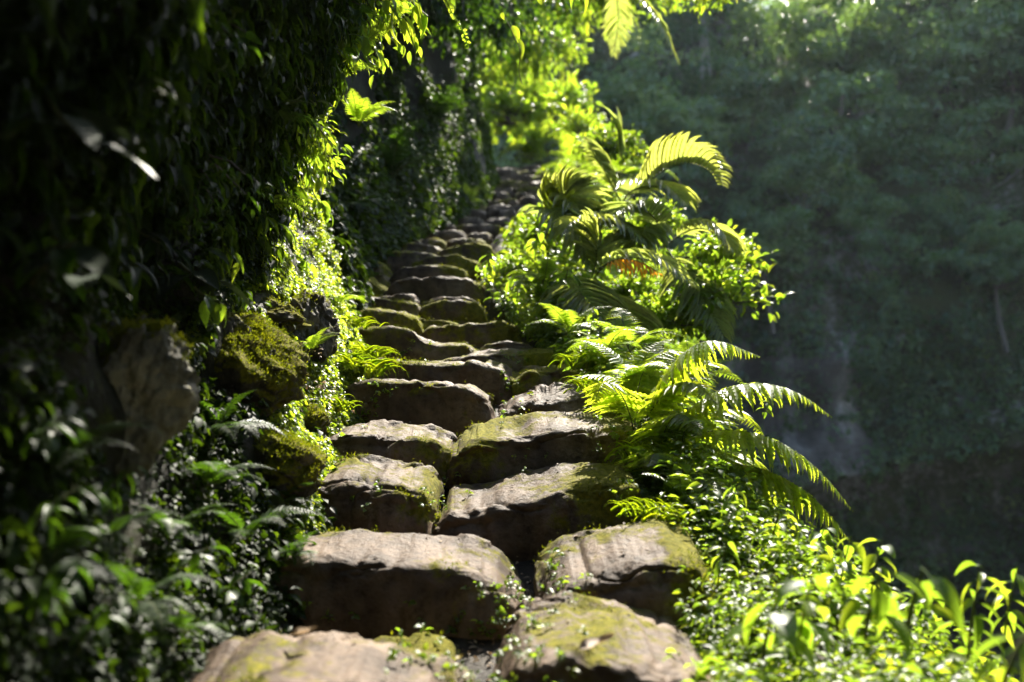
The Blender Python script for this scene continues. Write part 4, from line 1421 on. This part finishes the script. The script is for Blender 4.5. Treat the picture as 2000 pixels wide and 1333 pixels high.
b = Buf()      # small weeds in the cracks of the stairs
crk = [(1045, 1160, 3.2, 60, .09), (1000, 1215, 2.95, 40, .09), (960, 1270, 2.75, 60, .08), (935, 1200, 3.1, 25, .07), (1080, 1140, 3.25, 40, .07), (1090, 1330, 2.5, 0, .05), (960, 1330, 2.5, 70, .10), (850, 1000, 3.98, 14, .05), (880, 955, 4.1, 24, .05), (1000, 760, 5.6, 30, .06), (985, 815, 5.0, 26, .05), (715, 985, 4.0, 10, .06), (1040, 905, 4.42, 16, .07), (745, 765, 5.66, 22, .1), (700, 800, 5.1, 26, .08), (560, 1200, 3.2, 20, .12), (880, 1290, 2.75, 70, .13), (1170, 880, 4.42, 26, .08), (800, 690, 6.2, 25, .08), (1000, 705, 6.15, 20, .06), (640, 860, 4.5, 22, .05), (1180, 800, 5.0, 24, .05), (1240, 960, 3.95, 45, .07)]
for (px, py, D, k, sp) in crk:
    if not k:
        continue
    c = P(px, py, D)
    k = max(4, int(k * .35))
    C = []
    for _ in range(k * 2):
        q = sp * F / D
        d = P(px + rng.normal() * q, py + rng.normal() * q * .6, 1.0)
        h = BVH.ray_cast((0, 0, 0), tuple(d / np.linalg.norm(d)))
        if h[0] is not None and abs(h[0][1] - D) < .7:
            C.append(np.array(h[0]) - d * .006)
    C = np.array(C[:k]).reshape(-1, 3)
    k = len(C)
    if not k:
        continue
    for c in C[::2]:
        b.tube(c + np.array([[0, 0, 0], [.004, -.008, .012], [.006, -.02, .022]]), .0012, 4, .3)
    rosettes(b, C, np.tile([0, -.6, .8], (k, 1)), 5, .022, rng.uniform(.012, .028, k), OVATE_S, .6, .5, .25, .1)
tag(link('weeds', b.mesh('weeds', M_leaf)), 'small weeds sprouting from the cracks between the step stones', 'weeds', kind='stuff')


b = Buf()      # twigs, crumbs and bits of leaf on the treads themselves
O, A_ = [], []
for _ in range(1500):
    y_ = random.uniform(2.3, 9.0)
    x_ = random.uniform(float(xL(y_)), float(xR(y_)))
    h = BVH.ray_cast((x_, y_, 4.0), (0, 0, -1))
    if h[0] is not None and h[1][2] > .72 and vnoise(np.array([[x_ * 5, y_ * 5, 0]]), 91)[0] > .45:
        O.append(np.array(h[0]) + np.array([0, 0, .003]))
        a_ = random.uniform(0, 6.28)
        A_.append([math.cos(a_), math.sin(a_), .12])
O, A_ = np.array(O), np.array(A_)
L = rng.uniform(.006, .028, len(O))
b.leaves(OVATE_S, O, A_, np.array([0, -.1, 1.]) + .25 * rng.normal(size=O.shape), L, L * rng.uniform(.15, .5, len(O)), rng.uniform(0, 1, len(O)))
tag(link('leaf_litter', b.mesh('leaf_litter', M_litter)), 'dark crumbs and twigs scattered on the treads', 'leaf litter', kind='stuff')

# ------------------------------------------------------------------ shrubs and hanging growth


def shrub_mesh(seed, n_br, leaf, per, tm, wr, rad=.5, flat=.8, hang=0.):
    global rng
    keep = rng
    rng = np.random.default_rng(seed)
    st, fo = Buf(), Buf()
    for k in range(n_br):
        a = rng.uniform(0, 2 * np.pi)
        el = rng.uniform(.25, 1.4)
        d = np.array([math.cos(a) * math.cos(el), math.sin(a) * math.cos(el), math.sin(el) * flat * (1 - 2 * hang)])
        L = rad * rng.uniform(.7, 1.25)
        t = np.linspace(0, 1, 8)[:, None]
        pts = d * t * L + np.array([0, 0, -.25 * L]) * t * t + .05 * L * np.cumsum(rng.normal(size=(8, 3)), 0) * .4
        st.tube(pts, np.linspace(.014, .003, 8) * rad / .5, 5)
        m = per
        q = rng.uniform(.3, 1.02, m)
        O = np.stack([np.interp(q * 7, np.arange(8), pts[:, c]) for c in range(3)], -1)
        dirs = unit(d * .6 + rng.normal(size=(m, 3)) * .9 - np.array([0, 0, .25 + .8 * hang]))
        O = O + dirs * rng.uniform(0, .14, m)[:, None] * rad * 2
        Lf = leaf * rng.uniform(.6, 1.3, m)
        fo.leaves(tm, O, dirs, unit(np.array([0, 0, 1.]) + .6 * rng.normal(size=(m, 3))), Lf, Lf * wr, np.clip(rng.normal(.6, .2) + .15 * rng.normal(size=m), 0, 1))
    rng = keep
    return st, fo


SH = []
for k in range(3):
    st, fo = shrub_mesh(300 + k, 26, .085, 34, OVATE, .5)
    SH.append((st.mesh('shrub_stem', M_bark), fo.mesh('shrub_foliage', M_leaf)))
HG = []
for k in range(3):
    st, fo = shrub_mesh(400 + k, 30, .075, 40, LANCE if k else OVATE, .36, .5, .8, .85)
    HG.append((st.mesh('branch', M_bark), fo.mesh('hanging_foliage', M_leaf), fo.mesh('foliage_shade_tint', M_dark)))  # last mesh is the same foliage, coloured darker for shade


def shrub(px, py, D, sc, label, var, name='shrub', lib=None, shade=False, group=None):
    r = root(name, P(px, py, D), label, 'shrub' if name == 'shrub' else 'branch', group)
    lib = lib or SH
    rz = random.uniform(0, 6.28)
    s = link('stem' if name == 'shrub' else 'branch', lib[var][0], r, (0, 0, 0), (0, 0, rz), sc)
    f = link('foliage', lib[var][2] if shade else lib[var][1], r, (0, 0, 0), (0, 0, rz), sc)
    return r


SHL = [
    (1400, 600, 7.8, 1.0, 'shrub with round glowing leaves against the cliff, right of the orange withered palm', 0),
    (1400, 510, 8.6, .8, 'shrub with bright leaf tips behind the drooping pale palm frond', 1),
    (1310, 640, 7.7, .7, 'shrub in shade below the palms', 2),
    (1240, 590, 8.3, .7, 'shrub filling the space behind the arched orange palm frond', 0),
    (1180, 500, 9.0, .7, 'shrub behind the glinting pale palm', 1),
    (1280, 450, 9.3, .7, 'shrub under the yellow fan shaped frond', 2),
    (1160, 430, 10.4, .8, 'shrub beside the upper stairs under the fern', 0),
    (1010, 540, 8.2, .6, 'low shrub at the valley edge of the wide dark step', 1),
    (1090, 610, 7.0, .6, 'low shrub at the valley edge of the humped step', 2),
    (1060, 470, 9.2, .75, 'leafy shrub between the bend and the glinting pale palm', 0),
    (1000, 240, 20.5, 2.2, 'yellow lit shrub rising behind the head of the stairs', 1),
    (1080, 230, 21.5, 2.2, 'broad lit shrub behind the head of the stairs, nearer the ravine', 2),
    (1130, 270, 19.0, 1.4, 'paler rounded shrub at the ravine rim above the bright fern', 0),
    (960, 160, 22.0, 2.4, 'tall shrub half in shade at the corner of the cliff wall', 0),
    (1190, 300, 11.5, .9, 'shrub behind the spear leaf of the palm', 1),
    (1040, 310, 19.6, .8, 'low golden shrub behind the topmost step', 2),
]
for (px, py, D, sc, lb, v) in SHL:
    shrub(px, py, D, sc, lb, v)
HGL = [
    (640, -60, 5.2, 1.0, 'leafy branch hanging from the brow of the bank, above the lit ferns', 0, False),
    (720, -140, 5.8, 1.0, 'leafy branch drooping over the dark wall at the top of the picture', 1, False),
    (520, -40, 4.6, .9, 'dark leafy branch on the upper bank with scattered light', 2, True),
    (380, -80, 3.8, .9, 'dark leafy branch at the top of the picture, in full shade', 1, True),
    (200, -60, 3.0, .8, 'black leafy branch in the upper left corner', 2, True),
    (560, 200, 4.9, .7, 'leafy branch hanging midway up the shoulder of the bank', 0, False),
    (450, 250, 4.3, .7, 'dim leafy branch on the bank left of the lit shoulder', 1, True),
    (300, 250, 3.4, .6, 'dim leafy branch among the grey hanging leaves', 2, True),
    (1090, -60, 18.0, 2.3, 'blurred leafy branch overhanging the upper stairs', 0, False),
    (1190, -90, 17.5, 2.2, 'blurred leafy branch behind the yellow hanging palm fronds', 1, False),
    (1270, -120, 17.0, 2.0, 'blurred leafy branch at the right end of the overhang', 2, False),
    (1040, 60, 19.5, 2.2, 'blurred lit branch below the overhang, above the head of the stairs', 1, False),
    (970, -40, 13.5, 2.0, 'shaded leafy branch along the overhanging edge of the cliff wall', 2, True),
    (860, -60, 11.5, 1.8, 'dark leafy branch under the overhang of the cliff wall', 0, True),
    (920, -330, 6.3, .75, 'unseen leafy branch added for shade just above the upper picture edge, over the brow of the bank', 1, True),  # out of frame, added to shade the lower left bank
    (850, -330, 5.7, .7, 'unseen leafy branch added for shade just above the upper picture edge, nearer than its neighbour', 2, True),  # second added shade caster, also out of frame
    (1400, -70, 9.5, .8, 'leafy branch tip with yellow leaves just inside the upper picture edge', 0, False),
]
for (px, py, D, sc, lb, v, sh) in HGL:
    shrub(px, py, D, sc, lb, v, 'hanging_branch', HG, sh)

# ------------------------------------------------------------------ trees across the ravine
TR = []
for k in range(4):
    keep = rng
    rng = np.random.default_rng(700 + k)
    fo, st = Buf(), Buf()
    h = 4.6
    t = np.linspace(0, 1, 10)
    bx = np.stack([.35 * np.sin(t * 2.5 + k), .25 * np.sin(t * 3 + 2 * k), h * t - .8], -1)
    st.tube(bx, np.linspace(.13, .04, 10), 8)
    nC = 34
    C = rvec(nC) * rng.uniform(.45, 1, (nC, 1)) * np.array([2.3, 2.0, 2.0]) + np.array([0, 0, h - .9])
    for c in C[::3]:
        a0 = bx[6]
        st.tube(np.linspace(a0, c, 6) + np.array([0, 0, 1]) * (np.sin(np.linspace(0, np.pi, 6)) * -.15)[:, None], np.linspace(.035, .01, 6), 5)
    clumps(fo, C, np.tile([0, 0, 1.], (nC, 1)), 90, rng.uniform(.45, .85, nC), rng.uniform(.16, .28, nC), OVATE_S, .5, .5, .2, .7)
    rng = keep
    TR.append((st.mesh('tree_trunk', M_palebark if k == 1 else M_bark), fo.mesh('tree_crown', M_far)))

TL = [
    (1620, 30, 44, 1.25, 'tree with sunlit grey green crown high on the cliff across the ravine', 0),
    (1680, 150, 41, 1.0, 'glittering tree below the high sunlit crown', 1),
    (1570, 170, 40, 1.0, 'tree with pale flecked leaves left of the glittering tree', 2),
    (1500, 60, 42, 1.1, 'dim tree beside the slender pale trunks', 3),
    (1760, 60, 44, 1.2, 'tree right of the high sunlit crown, dark below', 1),
    (1850, 130, 43, 1.2, 'dark spreading tree near the upper right', 2),
    (1950, 60, 42, 1.2, 'dark tree in the upper right corner', 3),
    (1740, 270, 39.5, .9, 'tree with light catching its small crown under the glittering tree', 0),
    (1830, 290, 39, .8, 'flat crowned pale tree in the middle of the far slope', 2),
    (1560, 330, 38.5, .9, 'leafy tree standing just right of the yellow palm frond', 1),
    (1440, 200, 40, 1.0, 'tree above the yellow palm frond', 0),
    (1930, 280, 38.5, 1.0, 'dark tree at the right edge, upper half', 1),
    (1320, 260, 39, 1.0, 'tree behind the hanging palm fronds', 2),
    (1240, 200, 40, 1.1, 'blurred tree between the head of the stairs and the ravine', 3),
    (1680, 410, 38, .7, 'small tree with a bare stem in the middle of the far cliff', 1),
    (1850, 430, 37, .7, 'small pale crowned tree on the far cliff, right of the bare stemmed one', 0),
    (1960, 480, 36.5, .8, 'small dark tree at the right edge above the bare rock', 3),
    (1500, 450, 38, .8, 'small tree on the far cliff beside the glowing shrub', 2),
]
for (px, py, D, sc, lb, v) in TL:
    c = P(px, py, 37)
    for _ in range(3):
        c = P(px, py, min(46, cliff(np.array([c[0]]), np.array([min(c[2], 15.0)]))[0, 1]) - 1.7 * sc)
    loc = c - np.array([0, 0, 4.2 * sc])
    r = root('tree', loc, lb, 'tree', 'trees across the ravine')
    rz = random.uniform(0, 6.28)
    link('trunk', TR[v][0], r, (0, 0, 0), (0, 0, rz), sc)
    link('crown', TR[v][1], r, (0, 0, 0), (0, 0, rz), sc)
for (px, py0, py1, D, w, lb) in [(1378, 120, -60, 39, .14, 'slender pale bare trunk at the upper left of the far slope'), (1392, 140, 40, 39.5, .08, 'thinner bare trunk right of the slender pale one')]:
    c = P(px, py0, D)
    D = cliff(np.array([c[0]]), np.array([c[2]]))[0, 1] - 1.6
    a, c = P(px, py0, D) - np.array([0, -1.2, 2.0]), P(px - 12, py1, D)
    b = Buf()
    t = np.linspace(0, 1, 12)[:, None]
    pts = (c - a) * t + np.array([.12, 0, 0]) * np.sin(t * 4)
    b.tube(pts, np.linspace(w, w * .7, 12), 7)
    o = root('bare_tree', a, lb, 'tree')
    link('trunk', b.mesh('bare_trunk', M_palebark), o)

# ------------------------------------------------------------------ air
import bmesh
bm = bmesh.new()
bmesh.ops.create_cube(bm, size=1)
me = bpy.data.meshes.new('haze')
bm.to_mesh(me)
bm.free()
m, nt, out = newmat('haze_air')
v = nd(nt, 'ShaderNodeVolumePrincipled')
v.inputs['Color'].default_value = (.80, .90, 1.0, 1)
v.inputs['Density'].default_value = .00018
v.inputs['Anisotropy'].default_value = .35
nt.links.new(v.outputs[0], out.inputs['Volume'])
me.materials.append(m)
hz_ = link('haze', me, None, (15, 43, 7.5), (0, 0, 0), (140, 125, 49))
tag(hz_, 'thin bluish air filling the ravine', 'haze', kind='stuff')

# ------------------------------------------------------------------ light, sky, camera
W = bpy.data.worlds.new('World')
S.world = W
W.use_nodes = True
nt = W.node_tree
nt.nodes.clear()
sky = nt.nodes.new('ShaderNodeTexSky')
sky.sky_type = 'NISHITA'
sky.sun_disc = False
sky.sun_elevation = SUN_EL
sky.sun_rotation = SUN_AZ
bg = nt.nodes.new('ShaderNodeBackground')
bg.inputs['Strength'].default_value = .12
wo = nt.nodes.new('ShaderNodeOutputWorld')
nt.links.new(sky.outputs[0], bg.inputs['Color'])
nt.links.new(bg.outputs[0], wo.inputs['Surface'])
sl = bpy.data.lights.new('sun', 'SUN')
sl.energy = 5.0
sl.angle = R(.5)
sl.color = (1, .93, .81)
so = bpy.data.objects.new('sun', sl)
COL.objects.link(so)
from mathutils import Vector
sd_ = Vector((math.sin(SUN_AZ) * math.cos(SUN_EL), math.cos(SUN_AZ) * math.cos(SUN_EL), math.sin(SUN_EL)))
so.rotation_euler = (-sd_).to_track_quat('-Z', 'Y').to_euler()
so.location = sd_ * 30

cd = bpy.data.cameras.new('camera')
cd.lens = 35
cd.sensor_width = 36
cd.clip_start = .05
cd.clip_end = 500
cd.dof.use_dof = True
cd.dof.focus_distance = 4.9
cd.dof.aperture_fstop = 1.4
co = bpy.data.objects.new('camera', cd)
COL.objects.link(co)
co.rotation_euler = (R(90) + TH, 0, 0)
S.camera = co

S.view_settings.view_transform = 'Standard'
S.view_settings.look = 'None'
S.view_settings.exposure = 2.0
S.view_settings.gamma = 1
S.render.engine = 'CYCLES'
c = S.cycles
c.use_denoising = True
c.max_bounces = 6
c.diffuse_bounces = 2
c.glossy_bounces = 2
c.transmission_bounces = 4
c.volume_bounces = 0
c.transparent_max_bounces = 4
c.use_adaptive_sampling = True
c.adaptive_threshold = .02
c.sample_clamp_indirect = 4
